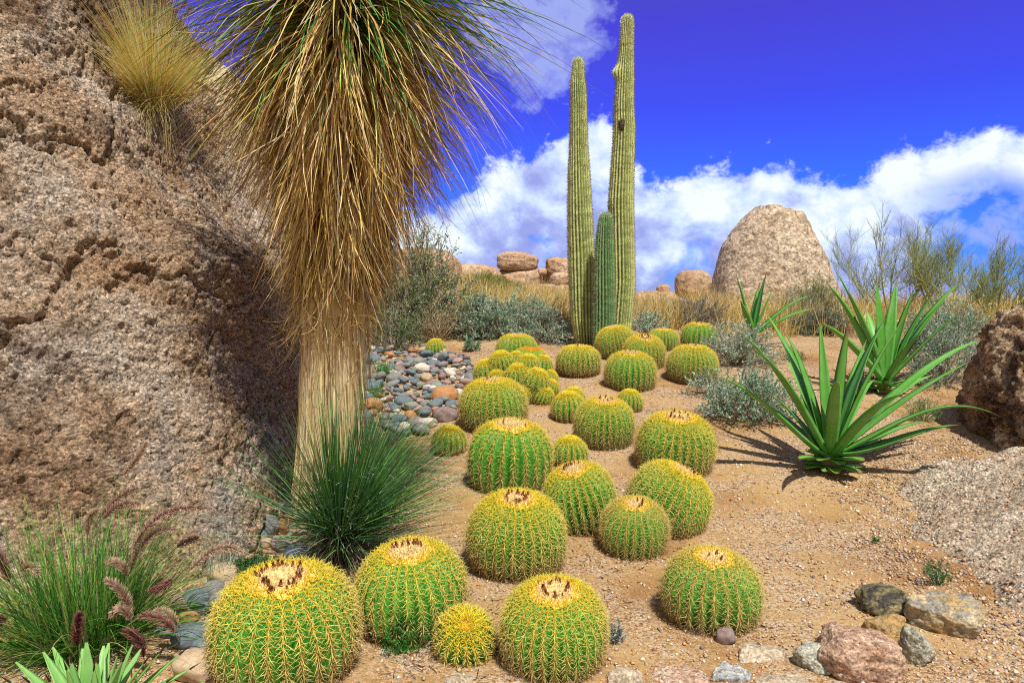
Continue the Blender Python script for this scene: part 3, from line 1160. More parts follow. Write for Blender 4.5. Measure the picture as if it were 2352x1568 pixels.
VAR = {
    'A': barrel_meshes(101, 29, 0.84, 2.35, crown=0.46, density=1.0, spine_len=0.205),
    'B': barrel_meshes(102, 27, 0.82, 2.30, crown=0.45, density=0.95, spine_len=0.195),
    'C': barrel_meshes(103, 31, 0.88, 2.30, crown=0.40, density=1.0, spine_len=0.21, brown=0.7),
    'D': barrel_meshes(104, 24, 0.80, 2.25, crown=0.40, density=1.0, spine_len=0.235, dusty=0.45, brown=0.5),
    'E': barrel_meshes(105, 22, 0.86, 2.45, crown=0.50, density=0.8, spine_len=0.21, brown=0.3),
    'F': barrel_meshes(106, 18, 0.95, 2.15, young=True, crown=0.24, density=0.8, spine_len=0.25, thick=0.012, brown=0.8),
    'G': barrel_meshes(107, 16, 0.95, 2.1, young=True, crown=0.22, density=0.7, spine_len=0.30, thick=0.014, brown=0.3),
    'H': barrel_meshes(108, 26, 0.85, 2.5, crown=0.36, density=1.05, spine_len=0.21, brown=1.0, thick=0.0095),
}


def barrel(u, vb, w, var, label, tilt=(0, 0), nflow=0, fr=0.5, spin=None, sink=0.0, scale_w=1.0, farc=None, hz=1.0):
    m = VAR[var]
    p = G(u, vb)
    R = w / FPX * p[1] / 2 / (1 + w / FPX / 4)
    R = R / 1.01
    p = G(u, vb, back=R * 0.72)
    # keep the base below the soil on the low side
    zmin = min(gz(p[0] + R * .7 * c, p[1] + R * .7 * s) for c, s in ((1, 0), (-1, 0), (0, 1), (0, -1)))
    p[2] = zmin - 0.02 * R - sink * R
    rot = (math.radians(-tilt[1]), math.radians(tilt[0]), 0)
    rz = U(0, 6.28) if spin is None else spin
    e = empty("golden_barrel_cactus", p, label, "cactus", "golden barrel cacti in the gravel", scale=R)
    # toward the viewer = tilt[1] > 0
    q = Quaternion((1, 0, 0), math.radians(tilt[1])) @ Quaternion((0, 1, 0), math.radians(tilt[0])) @ Quaternion((0, 0, 1), rz)
    e.rotation_euler = q.to_euler()
    e.scale = (R * U(.96, 1.04), R * U(.96, 1.04), R * hz * U(.98, 1.03))
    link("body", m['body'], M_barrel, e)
    link("spines", m['spines'], M_spine, e)
    link("wool_crown", m['wool'], M_wool, e)
    for k in range(nflow):
        a0, a1 = farc if farc else (0, 2 * math.pi)
        an = a0 + (a1 - a0) * (k + U(0.2, 0.8)) / nflow - rz
        rr = m['crown'] * fr * U(0.75, 1.3)
        ai = np.interp(rr, barrel_profile(np.linspace(0.01, 1.2, 200), m['Hr'], m['pw'])[0], np.linspace(0.01, 1.2, 200))
        z = float(barrel_profile(np.array([ai]), m['Hr'], m['pw'])[1][0]) - m['zb']
        f = link("dried_flower", ME_FLOWER, M_flower, e, (rr * math.cos(an), rr * math.sin(an), z))
        s = U(0.75, 1.35) * (0.30 / max(R, 0.2)) ** 0.6
        f.scale = (s * 1.2, s * 1.2, s * .82)
        f.rotation_euler = (N_(0, .28), N_(0, .28), U(0, 6))
    return e


PI = math.pi
barrel(665, 1592, 366, 'A', "largest golden barrel cactus nearest the camera, broad crown of brown flowers", (0, 9), 26, 0.62, hz=1.05)
barrel(952, 1472, 284, 'B', "big golden barrel cactus touching the spiky green rosette, row of brown flowers on its crown", (-3, 8), 11, 0.5, farc=(.2, 2.9), hz=1.06)
barrel(1066, 1512, 148, 'G', "small bright green barrel cactus tilted to face the viewer between two large barrels", (4, 38), 0)
barrel(1271, 1556, 268, 'A', "front centre golden barrel cactus right of the small tilted one", (0, 9), 10, 0.5, spin=1.0, hz=1.07)
barrel(1630, 1447, 232, 'D', "solitary golden barrel cactus on bare gravel, pale crown with hardly any flowers", (0, 8), 3, 0.35, hz=1.06)
barrel(1185, 1327, 240, 'C', "golden barrel cactus with a ring of dark flowers and a weed at its lower right", (1, 10), 16, 0.52, hz=1.05)
barrel(1454, 1279, 168, 'D', "smaller yellowish barrel cactus with very dense dusty spines below the leaning one", (0, 12), 6, 0.5, farc=(-1.4, 1.2), hz=1.10)
barrel(1345, 1224, 186, 'B', "golden barrel cactus whose crown tips to the left with five upright brown flowers", (-13, 8), 7, 0.5, farc=(.6, 3.4), hz=1.18)
barrel(1506, 1230, 206, 'C', "golden barrel cactus leaning far to the right, its crown a slanted yellow edge", (24, 5), 10, 0.6, farc=(-.8, 1.8), hz=1.06)
barrel(1546, 1094, 182, 'A', "golden barrel cactus with a ring of upright brown flowers, rearmost of the right hand trio", (2, 10), 13, 0.5, spin=2.0, hz=1.10)
barrel(1170, 1133, 204, 'E', "golden barrel cactus with a torn ragged crown and wide bare green ribs", (2, 7), 4, 0.6, hz=1.08)
barrel(1308, 1075, 84, 'F', "small yellow barrel cactus peeping out behind the left tipping barrel", (0, 8), 0)
barrel(1031, 1047, 80, 'F', "small barrel cactus in the shade at the tips of the spiky green rosette", (3, 5), 0)
barrel(1135, 993, 166, 'C', "golden barrel cactus in front of the many headed clump with five brown flowers on top", (-2, 5), 6, 0.45, farc=(1.8, 4.2))
barrel(1385, 1030, 146, 'A', "golden barrel cactus with two small barrels tucked against its sides", (2, 7), 7, 0.42, hz=1.10)
barrel(1306, 970, 82, 'F', "small barrel cactus with brown lower spines left of the one with brown flowers", (-2, 6), 0)
barrel(1316, 940, 58, 'F', "tiny yellow barrel cactus just showing behind the small brown bottomed one", (0, 6), 0)
barrel(1444, 947, 60, 'F', "tiny barrel cactus at the right shoulder of a flowering barrel", (3, 8), 0)
barrel(1328, 866, 98, 'H', "round barrel cactus alone on gravel below the left saguaro", (0, 5), 3, 0.5)
barrel(1446, 898, 120, 'B', "golden barrel cactus with a flat crown in front of the saguaro group", (1, 6), 3, 0.5, hz=1.1)
barrel(1588, 882, 116, 'C', "golden barrel cactus partly covered by silvery shrub twigs", (0, 5), 5, 0.45)
barrel(1476, 846, 102, 'A', "golden barrel cactus with a neat oval ring of dark flowers facing the viewer", (1, 16), 16, 0.5, hz=1.06)
barrel(1419, 826, 94, 'C', "golden barrel cactus against the foot of the right saguaro, tipped left", (-9, 4), 0, hz=1.1)
barrel(1522, 806, 72, 'B', "rear golden barrel cactus mostly hidden behind the ring flowered one", (0, 5), 1)
barrel(1604, 803, 82, 'E', "golden barrel cactus at the very back beside the silver shrub", (2, 4), 6, 0.5)
barrel(1186, 838, 100, 'B', "golden barrel cactus rising behind the many headed clump", (0, 4), 3, 0.5)
barrel(1001, 818, 46, 'F', "little yellow barrel cactus sitting on the river cobbles", (0, 4), 0)


def cluster():
    p0 = G(1210, 925)
    p0 = G(1205, 920, back=0.15)
    e = empty("barrel_cactus_clump", p0, "clump of many crowded young barrel heads with one orange crowned head on top", "cactus", "golden barrel cacti in the gravel")
    # u, v centre, width px, depth offset, variant, tilt
    heads = [(1217, 835, 84, .30, 'E', (5, 4)), (1120, 858, 62, .15, 'G', (-10, 6)), (1152, 838, 62, .12, 'F', (-8, 18)), (1186, 830, 44, .18, 'F', (-4, 10)),
             (1212, 842, 56, -.02, 'F', (4, 16)), (1244, 842, 52, .18, 'F', (10, 6)), (1192, 868, 64, -.10, 'G', (-4, 16)), (1228, 880, 66, -.16, 'G', (16, 14)),
             (1258, 872, 46, .10, 'G', (24, 14)), (1143, 872, 46, -.02, 'F', (-8, 22)), (1202, 908, 46, -.24, 'F', (8, 26)), (1246, 912, 52, -.22, 'F', (18, 26)), (1262, 893, 44, -.02, 'F', (20, 16))]
    for k, (u, v, w, dy, var, tl) in enumerate(heads):
        c = at(u, v, p0[1] + dy)
        R = w / FPX * c[1] / 2
        m = VAR[var]
        q = Quaternion((1, 0, 0), math.radians(tl[1])) @ Quaternion((0, 1, 0), math.radians(tl[0])) @ Quaternion((0, 0, 1), U(0, 6))
        off = q @ Vector((0, 0, -m['zb'] * -1.0 * 0 + (-m['zb'])))
        h = link("head", m['body'], M_barrel, e, Vector([float(x) for x in (c - p0)]) - off * R)
        h.rotation_euler = q.to_euler()
        h.scale = (R, R, R)
        link("spines", m['spines'], M_spine, h)
        if k == 0:
            w_ = m['wool'].copy()
            ca = w_.color_attributes['col']
            arr = np.zeros(len(ca.data) * 4, np.float32)
            ca.data.foreach_get('color', arr)
            arr = arr.reshape(-1, 4)
            arr[:, :3] = arr[:, :3].mean(1, keepdims=True) * np.array([1.45, .72, .05])
            ca.data.foreach_set('color', np.clip(arr, 0, .95).ravel())
            link("wool_crown", w_, M_wool, h)
            h['label'] = "head with an orange woolly crown and brown flowers"
        else:
            link("wool_crown", m['wool'], M_wool, h)
    return e


cluster()

# ------------------------------------------------------------------ saguaros
def mat_saguaro():
    t = NT("saguaro_skin")
    c = t.attr()
    v = t.coords('Object')
    n = t.noise(t.mapping(v, scale=(1, 1, 3)), 5, 8, 0.65)
    c = t.mix(0.75, c, t.mix(1.0, c, t.ramp(n, [(0.32, 0.55), (0.68, 1.3)]), 'MULTIPLY'))
    return t.bsdf(c, 0.6, 0.25)


M_sag = mat_saguaro()


def saguaro(path, ribs, label, green, hole=None, depth=10.6, seed=1, bulge=None):
    """path: (v, u centre, width px) from base to tip"""
    r_ = np.random.default_rng(seed)
    a = np.array(path, float)
    vv = np.linspace(a[0, 0], a[-1, 0], 220)
    o = np.argsort(a[:, 0])
    uc = np.interp(vv, a[o, 0], a[o, 1])
    ww = np.interp(vv, a[o, 0], a[o, 2])
    k = np.hanning(9)
    k /= k.sum()
    sm = lambda x: np.convolve(np.pad(x, 4, mode='edge'), k, 'valid')
    uc, ww2 = sm(uc), sm(ww)
    ww = np.minimum(ww2, ww * 1.05)
    C = np.array([at(u, v, depth) for u, v in zip(uc, vv)])
    rad = ww / FPX * depth / 2
    # rounded tip
    tipn = 16
    zt = C[-1, 2]
    r0 = rad[-1]
    an = np.linspace(0.0, math.pi / 2 * 0.97, tipn)[1:]
    C = np.concatenate([C, np.stack([np.full(tipn - 1, C[-1, 0]), np.full(tipn - 1, C[-1, 1]), zt + r0 * 1.15 * np.sin(an)], 1)])
    rad = np.concatenate([rad, r0 * np.cos(an)])
    base = C[0].copy()
    base[2] = min(base[2], gz(base[0], base[1])) - 0.05
    C[0, 2] = base[2]
    rows = len(C)
    sub = 8
    cols = ribs * sub
    th = np.arange(cols) * 2 * math.pi / cols
    ph = (np.arange(cols) % sub) / sub
    crest = np.abs(np.cos(ph * math.pi)) ** 0.9
    t = np.linspace(0, 1, rows)
    dep = 0.20 * np.clip((1 - t) * 12, 0.25, 1)
    twist = 0.06 * np.sin(t * 5)
    R = rad[:, None] * (1 - dep[:, None] * (1 - crest)[None])
    TH = th[None] + twist[:, None]
    nz = fbm(np.stack([np.repeat(t * 30, cols), np.tile(np.cos(th), rows), np.tile(np.sin(th), rows) + seed * 5], 1), 3).reshape(rows, cols)
    R = R * (1 + 0.035 * nz)
    if bulge:
        tb, ab, amt = bulge
        da = (TH - ab + math.pi) % (2 * math.pi) - math.pi
        R = R * (1 + amt * np.exp(-((t[:, None] - tb) / 0.018) ** 2 - (da / 0.5) ** 2))
    P = C[:, None] + np.stack([R * np.cos(TH), R * np.sin(TH), 0 * R], 2)
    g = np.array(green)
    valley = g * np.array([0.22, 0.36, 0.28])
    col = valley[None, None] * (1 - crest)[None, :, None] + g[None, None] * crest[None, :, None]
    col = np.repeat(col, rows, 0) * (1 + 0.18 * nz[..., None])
    top = sstep(0.93, 1.0, t)[:, None, None] * 0.6
    col = col * (1 - top) + np.array([0.20, 0.27, 0.13]) * top
    bot = (1 - sstep(0.0, 0.05, t))[:, None, None] * 0.5
    col = col * (1 - bot) + np.array([0.13, 0.10, 0.05]) * bot
    e = empty("saguaro_cactus", base, label, "saguaro", "saguaros standing together")
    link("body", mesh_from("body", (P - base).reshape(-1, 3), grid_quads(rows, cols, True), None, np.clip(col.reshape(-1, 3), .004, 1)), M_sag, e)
    # spine cushions along every rib crest
    zs = C[:, 2]
    zz = np.arange(base[2] + 0.05, zs[-1] - 0.01, 0.034)
    ti = np.interp(zz, zs, t)
    B, D = [], []
    for j in range(ribs):
        tj = np.clip(ti + r_.normal(0, 0.0008, len(ti)), 0, 1)
        zc = np.interp(tj, t, zs)
        rj = np.interp(tj, t, R[:, j * sub])
        aj = 2 * math.pi * j / ribs + np.interp(tj, t, twist)
        B.append(np.stack([np.interp(tj, t, C[:, 0]) + rj * np.cos(aj), np.interp(tj, t, C[:, 1]) + rj * np.sin(aj), zc], 1))
        D.append(np.stack([np.cos(aj), np.sin(aj), 0 * aj], 1))
    B, D = np.concatenate(B), np.concatenate(D)
    reps = 4
    B, D = np.repeat(B, reps, 0), np.repeat(D, reps, 0)
    n = len(B)
    tt = (B[:, 2] - base[2]) / (zs[-1] - base[2])
    d = nrm(D + r_.normal(0, 0.65, (n, 3)) + np.array([0, 0, 1.0]) * sstep(.93, 1, tt)[:, None])
    pth = curves(B - base, d, r_.uniform(.012, .030, n), 0, 1)
    cc = np.array([0.36, 0.29, 0.16]) * (1 - sstep(.90, 1, tt))[:, None] + np.array([0.62, 0.58, 0.45]) * sstep(.90, 1, tt)[:, None]
    cc = cc * np.exp(r_.normal(0, .25, (n, 1)))
    v, q, c2 = tubes(pth, 0.0036, 0.0010, 3, cc)
    link("spines", mesh_from("spines", v, q, None, np.clip(c2, .01, .9)), M_spine, e)
    if hole:
        u, v = hole
        t0 = float(np.interp(at(u, v, depth)[2], zs, t))
        rr = float(np.interp(t0, t, rad))
        cx = at(u, v, depth)[0]
        c0 = np.array([np.interp(t0, t, C[:, 0]), np.interp(t0, t, C[:, 1]), np.interp(t0, t, zs)])
        dx = np.clip((cx - c0[0]) / rr, -.95, .95)
        pos = c0 + np.array([dx * rr, -rr * math.sqrt(1 - dx * dx), 0])
        n_ = np.array([dx, -math.sqrt(1 - dx * dx), 0])
        Pb, Tb = boulder((0.055, 0.028, 0.095), 77, sub=4, power=2, rough=0.12, grain=0.01, freq=3)
        Pb = rotz(Pb, math.atan2(n_[1], n_[0]) + math.pi / 2)
        t2 = NT("scar_cork")
        vv2 = t2.coords('Object')
        f = t2.noise(vv2, 28, 6, .7)
        m2 = t2.bsdf(t2.ramp(f, [(.4, (.02, .012, .008)), (.62, (.20, .14, .09))]), .95, .1, t2.bump(f, 1.0, .02))
        link("corky_scar", mesh_from("corky_scar", Pb, None, Tb), m2, e, pos - base)
    return e


saguaro([(792, 1344, 44), (740, 1340, 56), (690, 1338, 60), (600, 1336, 62), (500, 1332, 57), (400, 1330, 50), (330, 1329, 41), (240, 1329, 37), (205, 1328, 37), (190, 1327, 33), (165, 1328, 27), (146, 1328, 25)],
        22, "left tall saguaro, the slim yellow green column a little shorter than its neighbour", (0.56, 0.60, 0.22), None, 10.6, 3)
saguaro([(780, 1420, 52), (740, 1424, 56), (650, 1430, 58), (560, 1428, 58), (470, 1426, 58), (380, 1430, 52), (300, 1434, 49), (240, 1433, 44), (170, 1436, 40), (110, 1439, 32), (50, 1441, 28)],
        22, "tallest saguaro, right column with a dark hole and a bulge near its top", (0.60, 0.62, 0.23), (1424, 292), 10.75, 5, (0.785, math.pi * 1.08, 0.55))
saguaro([(806, 1385, 46), (740, 1388, 52), (640, 1388, 50), (570, 1389, 44), (530, 1390, 38), (505, 1391, 32)],
        20, "short dark green young saguaro standing between the two tall columns", (0.19, 0.34, 0.13), None, 10.1, 8)
# ------------------------------------------------------------------ yucca tree
M_blade = attr_mat("yucca_blade", 0.55, 0.3, 0.15)
M_dry = attr_mat("dry_leaf", 0.8, 0.12, 0.2)


def mat_fibre():
    t = NT("yucca_fibre")
    v = t.coords('Object')
    vs = t.mapping(v, scale=(1, 1, 0.045))
    n = t.noise(vs, 42, 6, 0.6)
    n2 = t.noise(v, 5, 5, 0.6)
    c = t.ramp(n, [(0.33, (0.24, 0.14, 0.06)), (0.42, (0.62, 0.46, 0.22)), (0.62, (0.76, 0.62, 0.36)), (0.75, (0.64, 0.55, 0.40))])
    c = t.mix(0.5, c, t.mix(1.0, c, t.ramp(n2, [(0.3, 0.6), (0.7, 1.25)]), 'MULTIPLY'))
    z = t.n('ShaderNodeSeparateXYZ')
    t.l(v, z.inputs[0])
    grey = t.ramp(t.math('MULTIPLY_ADD', z.outputs[2], -1.8, 0.95, clamp=True), [(0.1, 0.0), (0.7, 0.9)])
    c = t.mix(grey, c, t.mix(1.0, c, (0.50, 0.54, 0.72), 'MULTIPLY'))
    return t.bsdf(c, 0.9, 0.1, t.bump(n, 0.9, 0.012))


def yucca():
    p = G(735, 1262)
    base = np.array([p[0], p[1] + 0.12, gz(p[0], p[1]) - 0.05])
    dep = base[1]
    top = at(800, -30, dep)
    lean = np.array([(top[0] - base[0]), 0.0, 0])
    Ht = 4.25
    e = empty("yucca_tree", base, "tall yucca with a shaggy skirt of dry tan leaves hanging from its crown", "yucca tree")

    def axis(z):
        f = np.asarray(z) / (top[2] - base[2])
        return np.stack([lean[0] * f * 1.0, 0 * f, np.asarray(z)], -1)
    th = np.arange(180) * 2 * math.pi / 180
    zz = np.concatenate([np.linspace(0, 2.2, 150), np.linspace(2.2, Ht - .3, 20)[1:]])
    rad = np.interp(zz, [0, .06, .15, .35, .8, 1.2, 1.6, 2.2, 3.5, 4.2], [.34, .28, .24, .215, .195, .198, .205, .19, .16, .06])
    ax = axis(zz)
    R = np.broadcast_to(rad[:, None], (len(zz), 180)).copy()
    tv = np.stack([np.cos(th) * 9, np.sin(th) * 9], 1)
    ripple = pnoise(np.stack([np.tile(tv[:, 0], len(zz)), np.tile(tv[:, 1], len(zz)), np.repeat(zz * 0.6, 180)], 1)).reshape(R.shape)
    rip2 = fbm(np.stack([np.tile(np.cos(th), len(zz)) * 1.5, np.tile(np.sin(th), len(zz)) * 1.5, np.repeat(zz * 1.2, 180)], 1), 3).reshape(R.shape)
    foot = np.exp(-zz / 0.12)[:, None] * 0.10 * np.sin(th * 5 + 1)[None]
    R = R * (1 + 0.07 * ripple + 0.09 * rip2 + foot)
    V = ax[:, None] + np.stack([R * np.cos(th), R * np.sin(th), 0 * R], 2)
    trunk = link("trunk", mesh_from("trunk", V.reshape(-1, 3), grid_quads(len(zz), 180, True)), mat_fibre(), e)
    # loose fibres lying down the trunk
    n = 330
    a = U(0, 2 * PI, n)
    z0 = U(0.5, 1.65, n)
    r0 = np.interp(z0, zz, rad) * 1.02
    b = axis(z0) + np.stack([r0 * np.cos(a), r0 * np.sin(a), 0 * a], 1)
    d = np.stack([np.cos(a) * .04, np.sin(a) * .04, -np.ones(n)], 1) + N_(0, .045, (n, 3))
    P = curves(b, d, U(.2, .6, n), 0.05, 5, 0.05)
    v, q, c = ribbons(P, U(.006, .014, n), 0.7, pick([(.74, .58, .30), (.66, .49, .23), (.34, .22, .1), (.78, .66, .42)], n, .15, [.34, .28, .1, .28]))
    link("loose_fibres", mesh_from("loose_fibres", v, q, None, c), M_dry, trunk)
    # skirt of dead leaves
    mb = MB()

    def layer(n, zr, er, lr, rr, cols, drp, w=None, width=(.010, .018), curl=.30, tipc=None, bias=1.0):
        f = U(0, 1, n) ** bias
        z = zr[0] + (zr[1] - zr[0]) * f
        a = U(0, 2 * PI, n)
        ph_ = U(0, 6.28, 3)
        a = a + .16 * np.sin(7 * a + ph_[0]) + .09 * np.sin(15 * a + ph_[1])
        r0 = rr[0] + (rr[1] - rr[0]) * f
        el = np.radians(er[0] + (er[1] - er[0]) * f + N_(0, 12, n) + 7 * np.sin(5 * a + ph_[2]))
        d = np.stack([np.cos(a) * np.cos(el), np.sin(a) * np.cos(el), np.sin(el)], 1) + N_(0, .06, (n, 3))
        b = axis(z) + np.stack([r0 * np.cos(a), r0 * np.sin(a), 0 * a], 1)
        ln = (lr[0] + (lr[1] - lr[0]) * f) * np.exp(N_(0, .17, n))
        P = curves(b, d, ln, drp, 6, curl)
        c0 = pick(cols, n, .20, w)
        c1 = c0 if tipc is None else c0 * np.asarray(tipc)
        return ribbons(P, U(width[0], width[1], n), .93, c0, np.clip(c1, 0, .9), .35)

    tan = [(.70, .52, .20), (.60, .43, .14), (.76, .60, .30), (.46, .30, .09), (.28, .17, .05), (.66, .57, .38)]
    for args in (
        (1300, (1.80, 2.25), (-86, -74), (.28, .46), (.22, .23), tan, .30),
        (1500, (2.1, 2.8), (-80, -58), (.50, .80), (.21, .20), tan, .60),
        (1700, (2.6, 3.3), (-62, -38), (.65, .98), (.18, .18), tan, .85),
        (1350, (2.95, 3.6), (-44, -18), (.85, 1.12), (.17, .17), tan, .95),
    ):
        v, q, c = layer(*args, tipc=(.95, .9, .8))
        mb.add(v, q, None, c)
    # tangled curls at the hem
    n = 420
    a = U(0, 2 * PI, n)
    z0 = U(1.42, 1.75, n)
    b = axis(z0) + np.stack([.22 * np.cos(a), .22 * np.sin(a), 0 * a], 1) + N_(0, .02, (n, 3))
    d = np.stack([np.cos(a) * .5, np.sin(a) * .5, -np.ones(n)], 1) + N_(0, .5, (n, 3))
    v, q, c = ribbons(curves(b, d, U(.12, .34, n), .3, 6, 1.1), U(.004, .008, n), .8, pick(tan, n, .2), None, .5)
    mb.add(v, q, None, c)
    link("dead_leaf_skirt", mb.mesh("dead_leaf_skirt"), M_dry, e)
    # living crown, greens among yellowing ones
    mb = MB()
    green = [(.06, .20, .03), (.10, .27, .04), (.20, .32, .05), (.55, .45, .10), (.035, .11, .03), (.64, .50, .16)]
    for n, zr, er, lr, drp, w in (
        (700, (3.15, 3.8), (-30, -3), (.95, 1.18), .80, [.30, .26, .14, .12, .14, .04]),
        (650, (3.5, 3.95), (-12, 18), (1.0, 1.3), .70, [.34, .28, .12, .06, .18, .02]),
        (300, (3.7, 4.0), (8, 40), (.85, 1.05), .6, [.34, .28, .14, .06, .16, .02]),
        (140, (3.9, 4.1), (40, 88), (.6, .8), .3, [.36, .3, .14, .04, .16, .0]),
    ):
        v, q, c = layer(n, zr, er, lr, (.14, .10), green, drp, w, (.012, .019), .14, (1.35, 1.25, 1.15))
        mb.add(v, q, None, c)
    link("crown", mb.mesh("crown"), M_blade, e)


yucca()

# ------------------------------------------------------------------ spiky green rosette beside the trunk
def rosette():
    p = G(778, 1292)
    base = np.array([p[0], p[1] + .05, p[2] - .02])
    e = empty("young_yucca", base, "spiky dark green grassy rosette growing at the foot of the yucca trunk", "yucca")
    M = attr_mat("rosette_blade", 0.45, 0.4, 0.12)
    n = 1600
    a = U(0, 2 * PI, n)
    el = np.radians(np.where(U(0, 1, n) < .55, U(12, 58, n), U(45, 88, n)))
    # the heavier half of the plant leans to the right
    d = np.stack([np.cos(a) * np.cos(el), np.sin(a) * np.cos(el), np.sin(el)], 1) + np.array([.10, -.03, 0])
    b = np.stack([np.cos(a) * .05, np.sin(a) * .05, U(.10, .26, n)], 1)
    left = (d[:, 0] < -.15) & (U(0, 1, n) < .74)
    keep = ~left
    d, b, a = d[keep], b[keep], a[keep]
    n = len(d)
    P = curves(b, d, U(.66, 1.02, n), U(.04, .18, n), 4, .03)
    c0 = pick([(.025, .10, .035), (.045, .15, .045), (.08, .23, .05), (.17, .36, .07)], n, .18, [.3, .32, .24, .14])
    v, q, c = ribbons(P, U(.0055, .0085, n), .9, c0 * .8, np.clip(c0 * (1.5, 1.4, 1.1), 0, .8), .5)
    link("leaves", mesh_from("leaves", v, q, None, c), M, e)
    # pale curling threads that fray from the leaf edges
    n = 1500
    k = rng.integers(0, len(P), n)
    s = rng.integers(0, 3, n)
    b = P[k, s] + N_(0, .008, (n, 3))
    v, q, c = ribbons(curves(b, N_(0, 1, (n, 3)), U(.02, .07, n), .1, 4, 1.6), .0018, .5, pick([(.55, .58, .48), (.42, .46, .36)], n, .15), None, .6)
    link("leaf_threads", mesh_from("leaf_threads", v, q, None, c), M_dry, e)
    # dead leaf thatch at the foot
    n = 520
    a = U(0, 2 * PI, n)
    b = np.stack([np.cos(a) * .07, np.sin(a) * .07, U(.08, .24, n)], 1)
    d = np.stack([np.cos(a), np.sin(a), U(-1.0, .2, n)], 1) + N_(0, .2, (n, 3))
    v, q, c = ribbons(curves(b, d, U(.15, .42, n), .9, 5, .4), .005, .8, pick([(.07, .06, .035), (.16, .14, .09), (.30, .27, .18)], n, .25), None, .4)
    link("dead_thatch", mesh_from("dead_thatch", v, q, None, c), M_dry, e)
    Pb, Tb = boulder((.10, .10, .16), 9, sub=4, power=2.2, rough=.08, grain=.01)
    t = NT("rosette_stem")
    f = t.noise(t.coords('Object'), 40, 5, .7)
    m = t.bsdf(t.ramp(f, [(.35, (.02, .018, .012)), (.65, (.10, .08, .05))]), .95, .05)
    link("stem", mesh_from("stem", Pb, None, Tb), m, e, (0, 0, .12))


rosette()

# ------------------------------------------------------------------ agaves
def mat_agave(name, c_lo, c_hi, glauc):
    t = NT(name)
    a = t.attr()
    s = t.n('ShaderNodeSeparateColor')
    t.l(a, s.inputs[0])
    v = t.coords('Object')
    n = t.noise(v, 7, 6, .6)
    n2 = t.noise(t.mapping(v, scale=(1, 1, .12)), 55, 3, .5)
    c = t.mix(s.outputs[0], c_lo, c_hi)
    c = t.mix(t.ramp(n, [(.42, 0.0), (.7, .6)]), c, glauc)
    c = t.mix(.35, c, t.mix(1.0, c, t.ramp(n2, [(.3, .7), (.7, 1.25)]), 'MULTIPLY'))
    c = t.mix(s.outputs[1], c, (.24, .115, .045))      # dry tips
    return t.bsdf(c, .42, .4, t.bump(n2, .15, .004))


M_agave = mat_agave("agave_skin", (.035, .17, .022), (.14, .42, .04), (.18, .36, .12))
M_agave2 = mat_agave("pale_agave_skin", (.10, .30, .06), (.23, .46, .10), (.28, .46, .18))
M_tip = attr_mat("agave_tip", .6, .2, 0)


def agave_leaf(P0, P3, width, sag=0.25, upw=0.9, flat=0.0, dry=0.10, trunc=False, K=26, twist=0.0, thick=0.16):
    """closed fleshy leaf along a Bezier from P0 to P3; channelled above, keeled below"""
    P0, P3 = np.asarray(P0, float), np.asarray(P3, float)
    d = P3 - P0
    hor = np.array([d[0], d[1], 0])
    P1 = P0 + hor * 0.30 + np.array([0, 0, max(d[2], 0) * 0.30 + upw * 0.12 * np.linalg.norm(d) - flat])
    P2 = P0 + hor * 0.62 + np.array([0, 0, d[2] * 0.62 + sag * np.linalg.norm(d) * 0.35])
    t = np.linspace(0, 1, K + 1)[:, None]
    C = (1 - t) ** 3 * P0 + 3 * (1 - t) ** 2 * t * P1 + 3 * (1 - t) * t * t * P2 + t ** 3 * P3
    T = nrm(np.gradient(C, axis=0))
    side0 = np.array([-d[1], d[0], 0])
    if np.linalg.norm(side0) < 0.05:
        side0 = np.array([1.0, 0, 0])
    side0 = nrm(side0)
    S = nrm(side0 - T * (T @ side0)[:, None])
    Nn = np.cross(T, S)
    Nn *= np.sign(Nn[:, 2:3].mean() + 1e-6)
    if twist:
        an = twist * t
        S, Nn = S * np.cos(an) + Nn * np.sin(an), Nn * np.cos(an) - S * np.sin(an)
    t1 = t[:, 0]
    if trunc:
        w = np.interp(t1, [0, .2, .6, .92, 1], [.75, .95, 1, .85, .5])
    else:
        w = np.interp(t1, [0, .06, .22, .4, .6, .8, .93, 1], [.85, .86, .98, 1.0, .78, .44, .18, .02])
    w = w * width / 2
    # section: 5 points above (channelled), 3 below
    sx = np.array([-1, -.55, 0, .55, 1, .5, 0, -.5])
    chan = np.interp(t1, [0, .5, 1], [.42, .34, .5])
    up = np.array([1, .38, .08, .38, 1, 0, 0, 0])
    dn = np.array([0, 0, 0, 0, -.05, -.55, -1.0, -.55])
    V = []
    for k in range(8):
        off = up[k] * chan * w + dn[k] * thick * w * 2 * np.interp(t1, [0, .3, 1], [1.3, .8, .5])
        if 4 < k:
            off = off + .08 * chan * w
        V.append(C + S * (sx[k] * w)[:, None] + Nn * off[:, None])
    V = np.stack(V, 1)
    rows = K + 1
    Q = grid_quads(rows, 8, True)
    r = np.clip(.35 + .5 * t1 + N_(0, .03), 0, 1)
    g = sstep(1 - dry, 1 - dry * .35, t1) if dry > 0 else t1 * 0
    C_ = np.stack([r, g, 0 * r], 1)
    C_ = np.repeat(C_, 8, 0)
    capT = []
    return V.reshape(-1, 3), Q, C_


